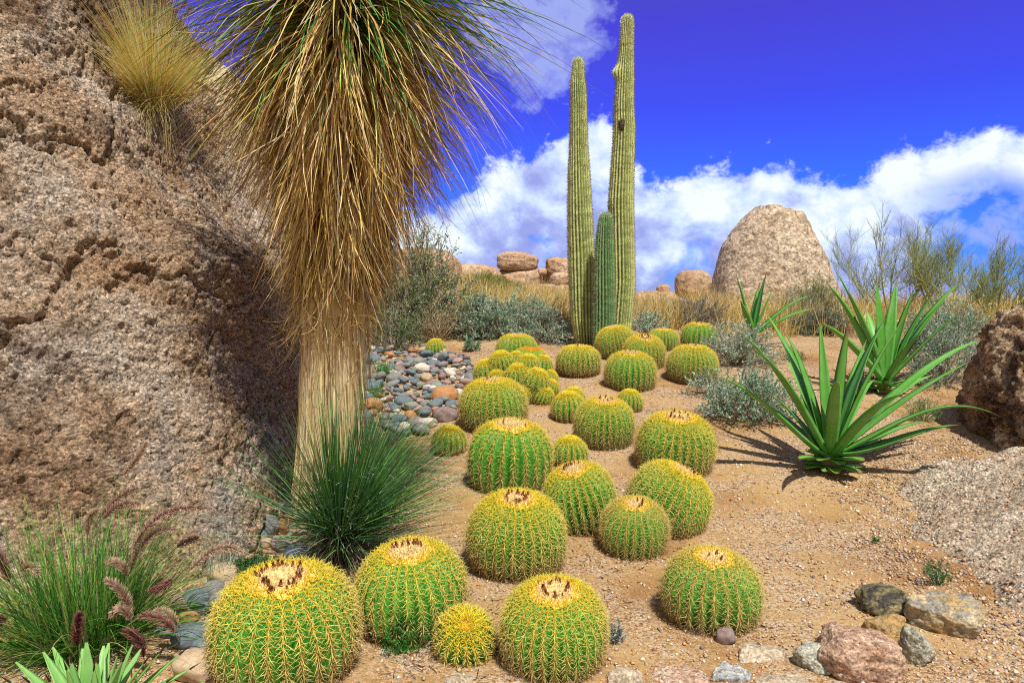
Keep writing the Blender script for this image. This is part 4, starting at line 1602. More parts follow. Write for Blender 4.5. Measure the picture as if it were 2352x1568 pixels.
def agave(name, u, v, leaves, label, mat, depth=None, inner=0, stub=0, wscale=1.0, extra=0, stump=0.10):
    p = G(u, v) if depth is None else np.array([*at(u, v, depth)[:2], 0])
    base = np.array([p[0], p[1], gz(p[0], p[1]) - .02])
    e = empty(name, base, label, "agave", "agaves on the gravel")
    dep = base[1]
    c0 = np.array([0, 0, stump])
    for (tu, tv, dy, w, sag, upw) in leaves:
        tip = at(tu, tv, dep + dy) - base
        h = nrm(np.array([tip[0], tip[1] + 1e-4, 0]))
        P0 = c0 + h * .035 + np.array([0, 0, U(0, .05)])
        V, Q, C = agave_leaf(P0, tip, w * wscale * U(.9, 1.1), sag * U(.8, 1.25), upw, dry=.08 if U(0, 1) < .7 else .2, twist=N_(0, .35))
        link("leaf", mesh_from("leaf", V, Q, None, C), mat, e)
    for k in range(stub):
        a = k * 2.4 + N_(0, .15)
        ln = U(.15, .32)
        low = k % 2
        tip = np.array([math.cos(a) * ln, math.sin(a) * ln, (U(-.01, .05) if low else U(.06, .16)) + stump * .3])
        V, Q, C = agave_leaf(c0 * (.45 if low else .8) + nrm(tip) * .02, tip, U(.08, .105), .2, .3, dry=.12, trunc=True, K=10)
        link("leaf", mesh_from("leaf", V, Q, None, C), mat, e)
    Pb, Tb = boulder((.075, .075, .14), 5, sub=3, power=2.1, rough=.05, grain=0)
    link("stem", mesh_from("stem", Pb, None, Tb, np.tile([.1, .8, 0], (len(Pb), 1))), mat, e, (0, 0, stump * .5))
    return e


# tip u, tip v, tip depth offset, width m, sag, upward start
agave("agave", 1905, 1085, [
    (1631, 862, -.10, .105, .55, -.3), (1684, 757, .15, .115, .50, .3), (1700, 790, -.35, .10, .62, .6), (1756, 716, .55, .11, .42, .8), (1883, 727, .25, .085, .10, 1.0),
    (2034, 731, .10, .13, .30, 1.1), (2096, 706, -.15, .125, .32, .9), (1992, 776, .45, .075, .15, .9),
    (2262, 778, .25, .12, .35, .3), (2236, 826, -.05, .11, .22, .2), (2300, 958, -.45, .105, .95, .2), (2206, 975, -.25, .13, .15, -.9), (2140, 968, .55, .10, .2, -.2),
    (2080, 905, -.75, .105, .5, .3), (1690, 900, .75, .09, .3, .1), (1800, 820, .8, .09, .3, .4), (2010, 870, .9, .10, .3, .4),
    (1800, 760, .35, .11, .45, .8), (1950, 735, -.2, .11, .25, 1.0), (2150, 860, .5, .11, .4, .3), (1760, 905, .4, .10, .5, .2), (1925, 880, -.85, .10, .6, .4),
], "large bright green agave with long curving leaves on the bare soil at right", M_agave, stub=24, wscale=1.06, stump=.15)
agave("agave", 2030, 903, [
    (1897, 650, .10, .125, .35, .5), (1915, 616, .35, .12, .30, .6), (1948, 667, -.1, .12, .2, .9), (2012, 641, .1, .12, .10, 1.0), (2059, 642, .3, .12, .15, 1.0),
    (2103, 657, .15, .115, .2, .8), (2153, 660, -.1, .12, .25, .6), (2208, 645, .2, .13, .32, .4), (2172, 689, -.2, .12, .25, .5), (2230, 704, -.35, .10, .3, .2),
    (1880, 740, -.3, .10, .4, .2), (2117, 758, -.6, .06, .1, .6), (2030, 720, .7, .11, .2, .8), (1985, 700, .7, .11, .2, .8),
], "second green agave standing upright behind the large one", M_agave, stub=16, wscale=1.25, stump=.13)
agave("agave", 1728, 815, [
    (1690, 628, .1, .16, .15, .9), (1761, 624, .1, .15, .12, 1.0), (1777, 660, -.1, .13, .15, .9), (1865, 678, .0, .13, .4, .4), (1880, 708, -.3, .12, .35, .2), (1700, 690, -.4, .13, .2, .8), (1745, 650, .4, .13, .2, .9),
], "small far agave half buried in dry grass in front of the big standing boulder", M_agave, depth=10.6, stub=5, wscale=.95, stump=.2)


def front_agave():
    base = np.array([*at(205, 1640, 2.35)[:2], 0.0])
    base[2] = gz(base[0], base[1]) - .02
    e = empty("agave", base, "pale green stiff agave with dark needle tips cut off by the bottom left corner", "agave", "agaves on the gravel")
    tips = [(28, 1512, .05), (94, 1487, .1), (118, 1478, .22), (150, 1528, -.1), (162, 1510, .0), (188, 1480, .25), (198, 1462, .1), (216, 1530, -.05), (226, 1510, .08), (240, 1471, .2), (252, 1467, .3),
            (273, 1494, .0), (285, 1510, -.12), (310, 1468, .12), (330, 1480, .22), (337, 1514, -.02), (374, 1490, .05), (420, 1495, .1), (482, 1560, .02), (14, 1560, -.1), (60, 1560, -.12), (110, 1556, -.1), (250, 1556, -.2), (390, 1560, -.1), (330, 1580, -.22), (445, 1530, .2)]
    for (tu, tv, dy) in tips:
        tip = at(tu, tv, base[1] + dy) - base
        h = nrm(np.array([tip[0], tip[1] + 1e-4, 0]))
        V, Q, C = agave_leaf(np.array([0, 0, .08]) + h * .04, tip, U(.054, .066), .05, .5, dry=0, thick=.12)
        lf = link("leaf", mesh_from("leaf", V, Q, None, C), M_agave2, e)
        d = nrm((tip - np.array([0, 0, .08]))[None])
        P = curves((tip - d[0] * .016)[None], d, .044, 0, 2)
        v, q, c = tubes(P, .0042, .0006, 5, (.035, .015, .012))
        link("tip_spine", mesh_from("tip_spine", v, q, None, c), M_tip, lf)


front_agave()

# ------------------------------------------------------------------ fountain grass
M_grass = attr_mat("grass_blade", .5, .3, .25)
M_plume = attr_mat("seed_plume", .9, .05, .3)


def plume(P, length_r, col0, col1, n=420):
    """bottle-brush seed head along path P (K,3)"""
    k = len(P)
    t = U(0, 1, n)
    i = np.clip((t * (k - 1)).astype(int), 0, k - 2)
    f = (t * (k - 1) - i)[:, None]
    b = P[i] * (1 - f) + P[i + 1] * f
    T = nrm(P[i + 1] - P[i])
    d = nrm(np.cross(T, nrm(N_(0, 1, (n, 3))))) + T * .9
    ln = length_r * np.interp(t, [0, .15, .7, 1], [.6, 1, .9, .45]) * U(.7, 1.2, n)
    pp = curves(b, d, ln, .05, 2)
    c0 = np.asarray(col0) * np.exp(N_(0, .25, (n, 1)))
    c1 = np.asarray(col1) * np.exp(N_(0, .2, (n, 1)))
    return ribbons(pp, .0032, .7, np.clip(c0, 0, .9), np.clip(c1, 0, .9), .5)


def fountain_grass():
    p = G(165, 1500)
    base = np.array([p[0], p[1] + .1, p[2]])
    e = empty("fountain_grass", base, "lush green fountain grass with purple brown plumes at the foot of the giant boulder", "grass clump")
    n = 1500
    a = U(0, 2 * PI, n)
    rr = np.sqrt(U(0, 1, n)) * .22
    b = np.stack([np.cos(a) * rr, np.sin(a) * rr, 0 * a], 1)
    el = np.radians(U(25, 88, n))
    a2 = a + N_(0, .5, n)
    d = np.stack([np.cos(a2) * np.cos(el), np.sin(a2) * np.cos(el), np.sin(el)], 1)
    P = curves(b, d, U(.28, .74, n), U(.2, 1.2, n), 6, .10)
    c0 = pick([(.035, .13, .02), (.07, .24, .025), (.13, .33, .04), (.28, .40, .08), (.42, .38, .14)], n, .2, [.26, .30, .24, .14, .06])
    v, q, c = ribbons(P, U(.0035, .0065, n), .9, c0 * .6, np.clip(c0 * 1.4, 0, .8), .5)  # blades darker at the base, shade inside the clump put into the colour
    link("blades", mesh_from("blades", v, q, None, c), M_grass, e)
    pl = [  # root u,v -> mid -> tip, depth offset, darkness
        ((284, 1090), (312, 1055), (337, 1015), .35, 0), ((234, 1184), (270, 1145), (317, 1120), .3, .3), ((238, 1191), (275, 1160), (320, 1158), .2, .3),
        ((202, 1227), (205, 1190), (225, 1172), .3, 0), ((306, 1260), (375, 1180), (482, 1168), .1, .5), ((299, 1310), (340, 1235), (400, 1216), .12, .3),
        ((407, 1256), (430, 1242), (455, 1234), .2, .2), ((439, 1306), (505, 1258), (572, 1278), .1, .1), ((292, 1321), (275, 1295), (248, 1292), .1, .2),
        ((302, 1411), (280, 1360), (243, 1330), -.1, .3), ((300, 1425), (280, 1398), (256, 1414), -.12, .2), ((47, 1310), (68, 1302), (86, 1318), 0, .1),
        ((176, 1483), (178, 1445), (182, 1407), -.2, 1), ((400, 1450), (365, 1420), (320, 1415), -.1, .8), ((407, 1436), (385, 1410), (356, 1404), 0, .1),
        ((331, 1508), (315, 1465), (284, 1449), -.15, 1), ((396, 1330), (372, 1346), (346, 1360), .15, .9), ((22, 1335), (8, 1300), (-6, 1270), .1, .9), ((5, 1450), (-5, 1430), (10, 1420), -.1, .9)]
    for A, M, B, dy, dk in pl:
        q_ = [at(*x, base[1] + dy - .14) - base for x in (A, M, B)]
        t = np.linspace(0, 1, 14)[:, None]
        C = q_[0] * (1 - t) ** 2 + (2 * q_[1] - .5 * q_[0] - .5 * q_[2]) * 2 * t * (1 - t) + q_[2] * t * t
        lo = np.array([.44, .28, .19]) * (1 - dk) + np.array([.13, .022, .04]) * dk
        hi = np.array([.74, .58, .40]) * (1 - dk) + np.array([.36, .13, .13]) * dk
        v, q, c = plume(C, .034, lo, hi, 620)
        o = link("plume", mesh_from("plume", v, q, None, c), M_plume, e)
        # stalk from the clump up to the seed head
        s0 = np.array([N_(0, .05), N_(0, .05), 0])
        d0 = nrm(C[1] - C[0])
        h1 = C[0] - d0 * np.linalg.norm(C[0] - s0) * .4
        tt = np.linspace(0, 1, 9)[:, None]
        S = s0 * (1 - tt) ** 2 + h1 * 2 * tt * (1 - tt) + C[0] * tt ** 2
        v, q, c = tubes(S[None], .0018, .0012, 4, (.16, .22, .06), (.30, .28, .12))
        link("stalk", mesh_from("stalk", v, q, None, c), M_grass, o)


fountain_grass()


def rock_grass():
    hit = rock_hit(345, 240)
    base = hit + np.array([0, .06, -.02])
    e = empty("fountain_grass", base, "dry golden fountain grass tuft growing from a crack high on the giant boulder", "grass clump")
    n = 2300
    a = U(0, 2 * PI, n)
    b = np.stack([np.cos(a), np.sin(a), 0 * a], 1) * (np.sqrt(U(0, 1, n)) * .10)[:, None]
    el = np.radians(U(35, 88, n))
    d = np.stack([np.cos(a) * np.cos(el), np.sin(a) * np.cos(el) - .12, np.sin(el)], 1) + np.array([.05, 0, 0])
    P = curves(b, d, U(.35, .95, n), U(.15, .9, n), 6, .10)
    c0 = pick([(.86, .66, .20), (.80, .54, .12), (.88, .76, .38), (.58, .55, .14), (.34, .42, .08)], n, .15, [.36, .26, .24, .09, .05])
    v, q, c = ribbons(P, U(.0045, .0075, n), .9, c0 * .8, np.clip(c0 * (1.1, 1.15, 1.3), 0, .9), .5)
    link("blades", mesh_from("blades", v, q, None, c), M_grass, e)
    # limp blades hanging over the edge
    n = 160
    b = np.stack([U(-.1, .16, n), U(-.14, -.06, n), U(-.02, .03, n)], 1)
    d = np.stack([U(-.3, .7, n), U(-.7, -.2, n), U(-.6, .5, n)], 1)
    v, q, c = ribbons(curves(b, d, U(.2, .65, n), 1.8, 6, .25), .003, .8, pick([(.55, .45, .16), (.40, .30, .10)], n, .2), None, .5)
    link("hanging_blades", mesh_from("hanging_blades", v, q, None, c), M_grass, e)
    for (A, M, B, dy) in [((372, 90), (390, 40), (415, -10), .05), ((392, 60), (408, 25), (432, 5), 0), ((352, 40), (368, 10), (392, -20), .1), ((405, 70), (425, 35), (440, 15), .1), ((348, 130), (350, 110), (352, 98), -.1),
                          ((376, 122), (392, 108), (408, 98), -.05), ((374, 158), (388, 146), (398, 138), -.08), ((428, 128), (455, 118), (490, 118), 0), ((440, 185), (470, 200), (498, 215), 0), ((380, 30), (395, 0), (420, -20), .12)]:
        q_ = [at(*x, base[1] + dy) - base for x in (A, M, B)]
        t = np.linspace(0, 1, 12)[:, None]
        C = q_[0] * (1 - t) ** 2 + (2 * q_[1] - .5 * q_[0] - .5 * q_[2]) * 2 * t * (1 - t) + q_[2] * t * t
        v, q, c = plume(C, .035, (.16, .07, .07), (.36, .22, .17), 330)
        o = link("plume", mesh_from("plume", v, q, None, c), M_plume, e)
        tt = np.linspace(0, 1, 8)[:, None]
        s0 = np.array([0, 0, .0])
        h1 = C[0] - nrm(C[1] - C[0]) * np.linalg.norm(C[0]) * .4
        S = s0 * (1 - tt) ** 2 + h1 * 2 * tt * (1 - tt) + C[0] * tt ** 2
        v, q, c = tubes(S[None], .0025, .0016, 4, (.55, .42, .14), (.5, .4, .2))
        link("stalk", mesh_from("stalk", v, q, None, c), M_grass, o)


rock_grass()
# ------------------------------------------------------------------ shrubs
M_leaf = attr_mat("shrub_leaf", .6, .2, .2)
M_twig = attr_mat("shrub_twig", .9, .08, 0)


def shrub(name, base, rad, label, leafc, twigc, nstem=70, ntw=7, nleaf=9, leaf=.03, lw=.5, cat="shrub", group=None, lo=.62, hi=1.0, r_t=.004, inner=.35, droop=.2, lean=(0, 0), wleaf=None, tw_len=.30, up=0.0, bare=0.0):
    """dome of branching stems, twigs and small leaves; rad = half sizes (x, y, height)"""
    e = empty(name, base, label, cat, group)
    rad = np.asarray(rad, float)
    d = N_(0, 1, (nstem, 3))
    d[:, 2] = np.abs(d[:, 2]) + up
    d = nrm(d)
    end = d * rad * U(lo, hi, (nstem, 1)) + np.array([lean[0], lean[1], 0])
    lump = 1 + .28 * fbm(d * 2.2 + U(0, 50), 2)
    end *= lump[:, None]
    st = np.stack([N_(0, .07, nstem) * rad[0], N_(0, .07, nstem) * rad[1], np.zeros(nstem) - .03], 1)
    ctl = (st + end) / 2 + np.array([0, 0, 1.0]) * rad[2] * U(-.05, .22, (nstem, 1)) + N_(0, .08, (nstem, 3)) * rad
    t = np.linspace(0, 1, 7)[None, :, None]
    S = st[:, None] * (1 - t) ** 2 + ctl[:, None] * 2 * t * (1 - t) + end[:, None] * t * t
    mb = MB()
    c = pick(twigc, nstem, .2)
    v, q, cc = tubes(S, r_t * 1.8, r_t * .7, 4, c)
    mb.add(v, q, None, cc)
    # twigs
    k = np.repeat(np.arange(nstem), ntw)
    n = len(k)
    s = U(inner, 1, n) ** .8
    i = np.clip((s * 6).astype(int), 0, 5)
    f = (s * 6 - i)[:, None]
    b = S[k, i] * (1 - f) + S[k, i + 1] * f
    T = nrm(S[k, i + 1] - S[k, i])
    dd = nrm(T * .7 + N_(0, .55, (n, 3)) + np.array([0, 0, .35 + up]))
    ln = tw_len * rad.mean() * U(.5, 1.2, n)
    W = curves(b, dd, ln, droop, 4, .25)
    v, q, cc = tubes(W, r_t * .7, r_t * .3, 3, pick(twigc, n, .2))
    mb.add(v, q, None, cc)
    link("branches", mb.mesh("branches"), M_twig, e)
    if nleaf:
        m = np.repeat(np.arange(n), nleaf)
        N = len(m)
        if bare:
            keep = U(0, 1, n)[m] > bare
            m = m[keep]
            N = len(m)
        s = U(.15, 1, N)
        i = np.clip((s * 4).astype(int), 0, 3)
        f = (s * 4 - i)[:, None]
        pos = W[m, i] * (1 - f) + W[m, i + 1] * f
        T = nrm(W[m, i + 1] - W[m, i])
        dl = nrm(T * .5 + N_(0, .7, (N, 3)) + np.array([0, 0, .2]))
        pos = pos + dl * leaf * .1
        pc = pick(leafc, n, .12, wleaf)[m] * np.exp(N_(0, .16, (N, 1)))
        v, tr, cc = leaflets(pos, dl, leaf * U(.6, 1.25, N), lw, np.clip(pc, .004, .9))
        link("foliage", mesh_from("foliage", v, None, tr, cc, False), M_leaf, e)
    return e


OLIVE = [(.12, .22, .06), (.17, .27, .09), (.25, .33, .14), (.08, .17, .04), (.32, .38, .22)]
SILV = [(.30, .44, .28), (.24, .38, .24), (.40, .51, .37), (.18, .32, .19), (.52, .58, .47)]
TEAL = [(.16, .36, .21), (.23, .43, .28), (.33, .51, .37), (.11, .26, .13)]
GREYT = [(.30, .25, .20), (.42, .36, .29), (.20, .15, .11), (.50, .44, .36)]
DARKT = [(.14, .11, .09), (.24, .19, .15), (.32, .27, .23)]


def gp(u, v, back=0.0):
    return G(u, v, back)


def sp(u, depth):
    x = (u - CU) / FPX * depth / (CP)
    return np.array([x, depth, gz(x, depth)])


shrub("tall_shrub", sp(965, 11.6), (.95, .75, 1.85), "tall loose olive grey shrub behind the yucca trunk, its tips against the sky", OLIVE, GREYT, 100, 10, 12, .040, .42, lean=(.12, 0), tw_len=.24, up=.25, droop=.1, r_t=.006)
shrub("tall_shrub", sp(905, 11.0), (.65, .6, 1.35), "dense dark olive shrub right behind the hem of the yucca skirt", OLIVE, GREYT, 70, 9, 12, .036, .42, tw_len=.26, up=.2, r_t=.006)
shrub("low_shrub", sp(905, 10.3), (.55, .45, .62), "low green shrub at the back edge of the river cobbles", [(.08, .16, .04), (.12, .20, .06), (.16, .22, .09)], GREYT, 60, 8, 11, .03, .45)
shrub("low_shrub", sp(1005, 10.9), (.50, .45, .70), "thin straw coloured twiggy shrub between the cobbles and the silver mound", [(.22, .22, .10), (.28, .25, .12), (.14, .18, .07)], [(.46, .36, .22), (.34, .26, .16)], 70, 8, 5, .026, .4, r_t=.005)
shrub("brittlebush", sp(1150, 11.3), (.90, .65, .82), "silver green brittlebush mound left of the saguaros", SILV + TEAL, GREYT, 110, 9, 11, .036, .5)
shrub("brittlebush", sp(1245, 11.0), (.72, .55, .68), "fine grey brittlebush mound touching the left saguaro", SILV, GREYT, 100, 9, 10, .028, .5)
shrub("brittlebush", sp(1085, 11.2), (.60, .5, .78), "grey twiggy bush at the left end of the brittlebush mound", SILV + OLIVE, DARKT, 80, 8, 7, .030, .45, r_t=.005)
shrub("brittlebush", sp(1085, 10.2), (.16, .14, .30), "small teal sprig on bare soil beside the cobbles", TEAL, GREYT, 18, 6, 9, .03, .5)
shrub("broom_bush", sp(1110, 17.0), (.75, .6, .62), "bright yellow green broom bush below the tan dome rock", [(.20, .27, .04), (.28, .33, .06), (.13, .20, .04)], [(.25, .27, .06), (.35, .33, .10)], 120, 9, 6, .05, .18, up=.5, r_t=.007)
shrub("broom_bush", sp(1160, 18.5), (.65, .6, .50), "yellow green broom bush beneath the capstone rock pile", [(.17, .24, .04), (.25, .30, .06), (.11, .17, .04)], [(.25, .27, .06), (.30, .28, .10)], 100, 9, 6, .05, .18, up=.5, r_t=.007)
shrub("brittlebush", sp(1490, 11.6), (.48, .35, .50), "silvery leafed sprigs at the foot of the right saguaro", SILV, GREYT, 40, 7, 9, .032, .5, up=.2)
shrub("dark_shrub", sp(1600, 13.0), (.75, .5, .62), "dark grey bare twiggy bush in front of the dry grass left of the standing boulder", [(.17, .19, .15), (.25, .27, .22)], DARKT, 110, 9, 4, .028, .45, r_t=.005)
shrub("brittlebush", sp(1695, 9.4), (.66, .5, .66), "silver brittlebush behind the barrels with pale bare twigs", SILV, GREYT, 90, 8, 10, .028, .5, r_t=.0035)
shrub("brittlebush", sp(1725, 7.0), (.58, .46, .62), "teal grey brittlebush in front of the silver one, beside the large agave", TEAL + SILV, GREYT, 100, 9, 11, .026, .5, r_t=.003)
shrub("brittlebush", sp(1640, 7.9), (.34, .24, .36), "sprawling silver twigs lying against a barrel cactus", SILV, GREYT, 34, 6, 8, .026, .5, lean=(-.1, -.05), r_t=.003)
shrub("dark_shrub", sp(1890, 12.0), (.62, .5, .55), "dark grey green shrub between the small agave and the standing agave", [(.10, .15, .09), (.16, .21, .14), (.22, .27, .2)], DARKT, 110, 9, 9, .030, .45)
shrub("feathery_bush", sp(1835, 13.8), (.70, .5, .85), "feathery blue green bush at the foot of the big standing boulder", [(.10, .19, .10), (.15, .24, .14), (.2, .28, .18)], GREYT, 80, 9, 9, .035, .25)
shrub("feathery_bush", sp(1870, 14.4), (.55, .5, .95), "yellow green thin bush against the right flank of the standing boulder", [(.26, .28, .06), (.32, .33, .10), (.2, .24, .06)], [(.36, .34, .12), (.28, .25, .1)], 60, 9, 6, .035, .2, up=.4)
shrub("low_shrub", sp(1825, 9.6), (.17, .15, .17), "little yellow green tuft with reddish base on the path behind the large agave", [(.2, .26, .04), (.12, .2, .04), (.3, .16, .05)], GREYT, 40, 6, 7, .02, .4)
shrub("brittlebush", sp(2185, 10.4), (.85, .6, .82), "wide grey green brittlebush right of the standing agave", TEAL + SILV, GREYT, 120, 10, 11, .030, .5)
shrub("brittlebush", sp(2165, 8.4), (.66, .48, .85), "grey brittlebush with small leaves beside the dark boulder", TEAL + SILV + [(.3, .28, .22)], GREYT, 110, 9, 9, .024, .5, r_t=.003)
shrub("low_shrub", sp(2130, 7.0), (.22, .2, .30), "wispy bright green weed between the large agave and the dark boulder", [(.08, .24, .03), (.12, .3, .05)], [(.2, .25, .1), (.3, .26, .18)], 40, 6, 5, .018, .3, up=.3, r_t=.002)
shrub("low_shrub", sp(1985, 8.2), (.20, .18, .30), "sparse grey sprigs between the two green agaves", TEAL, GREYT, 22, 6, 6, .02, .45, r_t=.0025)

# weeds in the foreground
shrub("weed", gp(935, 1492), (.13, .10, .20), "bright green feathery weed between the two large barrels in front", [(.03, .15, .02), (.05, .21, .025), (.08, .26, .04)], [(.06, .16, .03)], 46, 7, 11, .013, .3, "weed", up=.25, r_t=.0016)
shrub("weed", gp(1262, 1302), (.11, .08, .26), "dark green weed climbing the side of a barrel cactus", [(.025, .11, .02), (.045, .16, .03)], [(.06, .12, .03)], 34, 7, 10, .014, .3, "weed", up=.4, r_t=.0016)
shrub("weed", gp(2013, 1246), (.035, .03, .045), "tiny green seedling alone on the bare soil", [(.03, .16, .02), (.05, .2, .03)], [(.06, .14, .03)], 14, 4, 8, .009, .4, "weed", r_t=.001)
shrub("weed", gp(2152, 1345), (.10, .08, .17), "straggly green seedling at the edge of the pale slab", [(.03, .14, .03), (.06, .2, .05)], [(.08, .16, .06)], 26, 5, 6, .012, .3, "weed", up=.3, r_t=.0012)
shrub("weed", gp(1414, 1478), (.05, .04, .11), "small blue grey seedling at the right foot of the front centre barrel", [(.30, .38, .36), (.22, .31, .30)], [(.3, .3, .28)], 16, 5, 8, .013, .5, "weed", up=.4, r_t=.0012)
shrub("weed", gp(585, 1330), (.20, .14, .16), "dark green bushy weed among the stones below the giant boulder", [(.02, .10, .03), (.04, .17, .05), (.06, .22, .05)], [(.05, .12, .04)], 60, 8, 11, .013, .35, "weed", up=.15, r_t=.0016)


def tuft(u, v, h, spread, n, cols, label, name="grass_tuft", w=.004, up=(45, 88), back=0.0, drp=.5):
    p = G(u, v, back)
    e_b = np.stack([N_(0, spread, n), N_(0, spread, n), np.zeros(n) - .01], 1)
    el = np.radians(U(up[0], up[1], n))
    a = U(0, 2 * PI, n)
    d = np.stack([np.cos(a) * np.cos(el), np.sin(a) * np.cos(el), np.sin(el)], 1)
    c0 = pick(cols, n, .2)
    V, Q, C = ribbons(curves(e_b, d, h * U(.5, 1.15, n), drp * U(.3, 1.5, n), 5, .1), w, .85, c0 * .85, np.clip(c0 * 1.25, 0, .9), .5)
    o = link(name, mesh_from(name, V, Q, None, C), M_grass, None, p)
    return tag(o, label, "grass tuft")


GR = [(.04, .19, .02), (.07, .26, .03), (.12, .32, .05)]
DRY = [(.60, .44, .12), (.68, .53, .19), (.50, .34, .09), (.72, .60, .30)]
tuft(884, 868, .28, .05, 170, GR, "bright green grass tuft standing among the river cobbles", w=.007)
tuft(866, 920, .26, .05, 110, GR + [(.2, .34, .08)], "pale green grass tuft at the right side of the yucca trunk", w=.006)
tuft(505, 1345, .34, .035, 60, [(.28, .34, .26), (.36, .42, .33), (.2, .28, .2)], "thin silvery green grass in front of the giant boulder beside the weed", w=.004, up=(60, 88))

# golden grass on the ridge: too many blades and clumps to count
def dry_grass(n, regions, name, label, h, w):
    P0, H = [], []
    for (u0, u1, y0, y1, wt) in regions:
        m = int(n * wt)
        y = U(y0, y1, m)
        uu = U(u0, u1, m)
        x = (uu - CU) / FPX * y
        cl = fbm(np.stack([x, y, 0 * x], 1) * 1.1, 3)
        keep = cl > U(-.5, .25, m)
        P0.append(np.stack([x, y, ground_h(x, y) - .02], 1)[keep])
        H.append(np.exp(cl[keep] * .5))
    P0, H = np.concatenate(P0), np.concatenate(H)
    m = len(P0)
    d = N_(0, .28, (m, 3)) + np.array([.12, 0, 1.0])
    c0 = pick(DRY, m, .2)
    v, q, c = ribbons(curves(P0, d, h * H * U(.6, 1.3, m), U(.2, 1.0, m), 4, .1), w, .85, c0 * .8, np.clip(c0 * 1.1, 0, .9), .5)
    o = link(name, mesh_from(name, v, q, None, c), M_grass)
    return tag(o, label, "dry grass", None, 'stuff')


dry_grass(42000, [(1040, 1420, 12.5, 21.5, .42), (1420, 1660, 12.5, 15.5, .14), (1640, 2360, 11.5, 20, .24), (2100, 2500, 11, 16, .08)], "dry_grass", "golden dry grass covering the ridge behind the cacti", .50, .012)
tuft(1790, 800, .85, .16, 420, DRY, "arching straw coloured grass clump behind the small agave", "dry_grass_clump", .006, (35, 85), 2.2, .9)
tuft(1700, 770, .70, .20, 380, DRY, "straw coloured grass clump wrapped around the small agave", "dry_grass_clump", .006, (45, 88), 2.0, .7)
tuft(1610, 745, .75, .28, 420, DRY, "tall golden grass clump hiding the foot of the dark faced round boulder", "dry_grass_clump", .008, (55, 88), 4.0, .5)
tuft(2120, 760, .60, .30, 420, DRY, "golden grass clump under the bare green trees at right", "dry_grass_clump", .007, (50, 88), 1.5, .6)
tuft(2270, 735, .60, .30, 380, DRY, "golden grass clump in front of the rightmost thin tree", "dry_grass_clump", .007, (50, 88), 1.5, .6)

# ------------------------------------------------------------------ palo verde trees
def palo_verde(u, depth, H, W, label, leanx=0.0, seed=0, dens=1.0):
    p = sp(u, depth)
    e = empty("palo_verde_tree", p - np.array([0, 0, .05]), label, "tree", "bare green trees on the ridge")
    g = [(.32, .32, .06), (.42, .40, .09), (.26, .29, .08)]
    nb = 8
    a = U(0, 2 * PI, nb)
    el = np.radians(U(28, 68, nb))
    d = np.stack([np.cos(a) * np.cos(el) + leanx, np.sin(a) * np.cos(el) * .6, np.sin(el)], 1)
    S = curves(np.zeros((nb, 3)) + N_(0, .05, (nb, 3)) * (1, 1, 0), d, U(.6, .85, nb) * H, U(.0, .5, nb), 8, .35)
    mb = MB()
    v, q, c = tubes(S, .022, .007, 6, pick(g, nb, .1))
    mb.add(v, q, None, c)
    link("trunk", mb.mesh("trunk"), M_twig, e)

    def child(P, per, ln, spread, up, s0=.25, K=5, curl=.25):
        k = np.repeat(np.arange(len(P)), per)
        n = len(k)
        K1 = P.shape[1] - 1
        s = U(s0, 1, n)
        i = np.clip((s * K1).astype(int), 0, K1 - 1)
        f = (s * K1 - i)[:, None]
        b = P[k, i] * (1 - f) + P[k, i + 1] * f
        T = nrm(P[k, i + 1] - P[k, i])
        dd = nrm(T * .6 + N_(0, spread, (n, 3)) + np.array([0, 0, up]))
        return curves(b, dd, ln * U(.55, 1.2, n), 0.0, K, curl)
    B1 = child(S, int(9 * dens), H * .30, .40, .45)
    B2 = child(B1, 6, H * .20, .38, .55)
    B3 = child(B2, 5, H * .11, .33, .55, .15, 3)
    mb = MB()
    for B, r0, r1, cc in ((B1, .007, .003, g), (B2, .004, .0022, [(.27, .30, .10), (.22, .27, .11)]), (B3, .0026, .0014, [(.26, .31, .15), (.2, .27, .13), (.34, .36, .17)])):
        v, q, c = tubes(B, r0, r1, 3, pick(cc, len(B), .18))
        mb.add(v, q, None, c)
    link("crown", mb.mesh("crown"), M_twig, e)


palo_verde(2045, 14.0, 2.15, 1.2, "thin bare green tree with yellowish limbs just right of the big standing boulder", -.12, 1)
palo_verde(2160, 13.6, 2.0, 1.2, "thin bare green tree in the middle of the row on the ridge", .05, 2)
palo_verde(2285, 13.0, 1.6, 1.0, "low bare feathery tree at the right end of the ridge", .15, 3)

# ------------------------------------------------------------------ river cobbles
def cobble_mat(name, cols, grain=140, spk=.3, rough=.75, bands=None):
    return rock_mat(name, cols, 4.0, grain, .25, spk, None, 0, bands, .004)


CM = {
    'grey': ("grey", cobble_mat("cobble_grey", [(.17, .17, .165), (.24, .235, .22), (.31, .30, .27)])),
    'slate': ("dark blue grey", cobble_mat("cobble_slate", [(.10, .13, .15), (.16, .20, .215), (.21, .245, .25)])),
    'rust': ("rusty orange", cobble_mat("cobble_rust", [(.34, .15, .07), (.48, .24, .10), (.55, .33, .17)])),
    'cream': ("cream white", cobble_mat("cobble_cream", [(.50, .43, .32), (.62, .56, .46), (.68, .64, .57)])),
    'pink': ("dusty pink", cobble_mat("cobble_pink", [(.33, .18, .15), (.42, .27, .23), (.50, .37, .32)])),
    'mauve': ("purplish brown", cobble_mat("cobble_mauve", [(.20, .13, .12), (.29, .205, .19), (.36, .28, .25)])),
    'tan': ("tan", cobble_mat("cobble_tan", [(.40, .27, .15), (.50, .37, .23), (.56, .45, .31)])),
    'green': ("grey green", cobble_mat("cobble_green", [(.19, .21, .15), (.26, .28, .21), (.33, .34, .27)])),
}
PROTO = {}
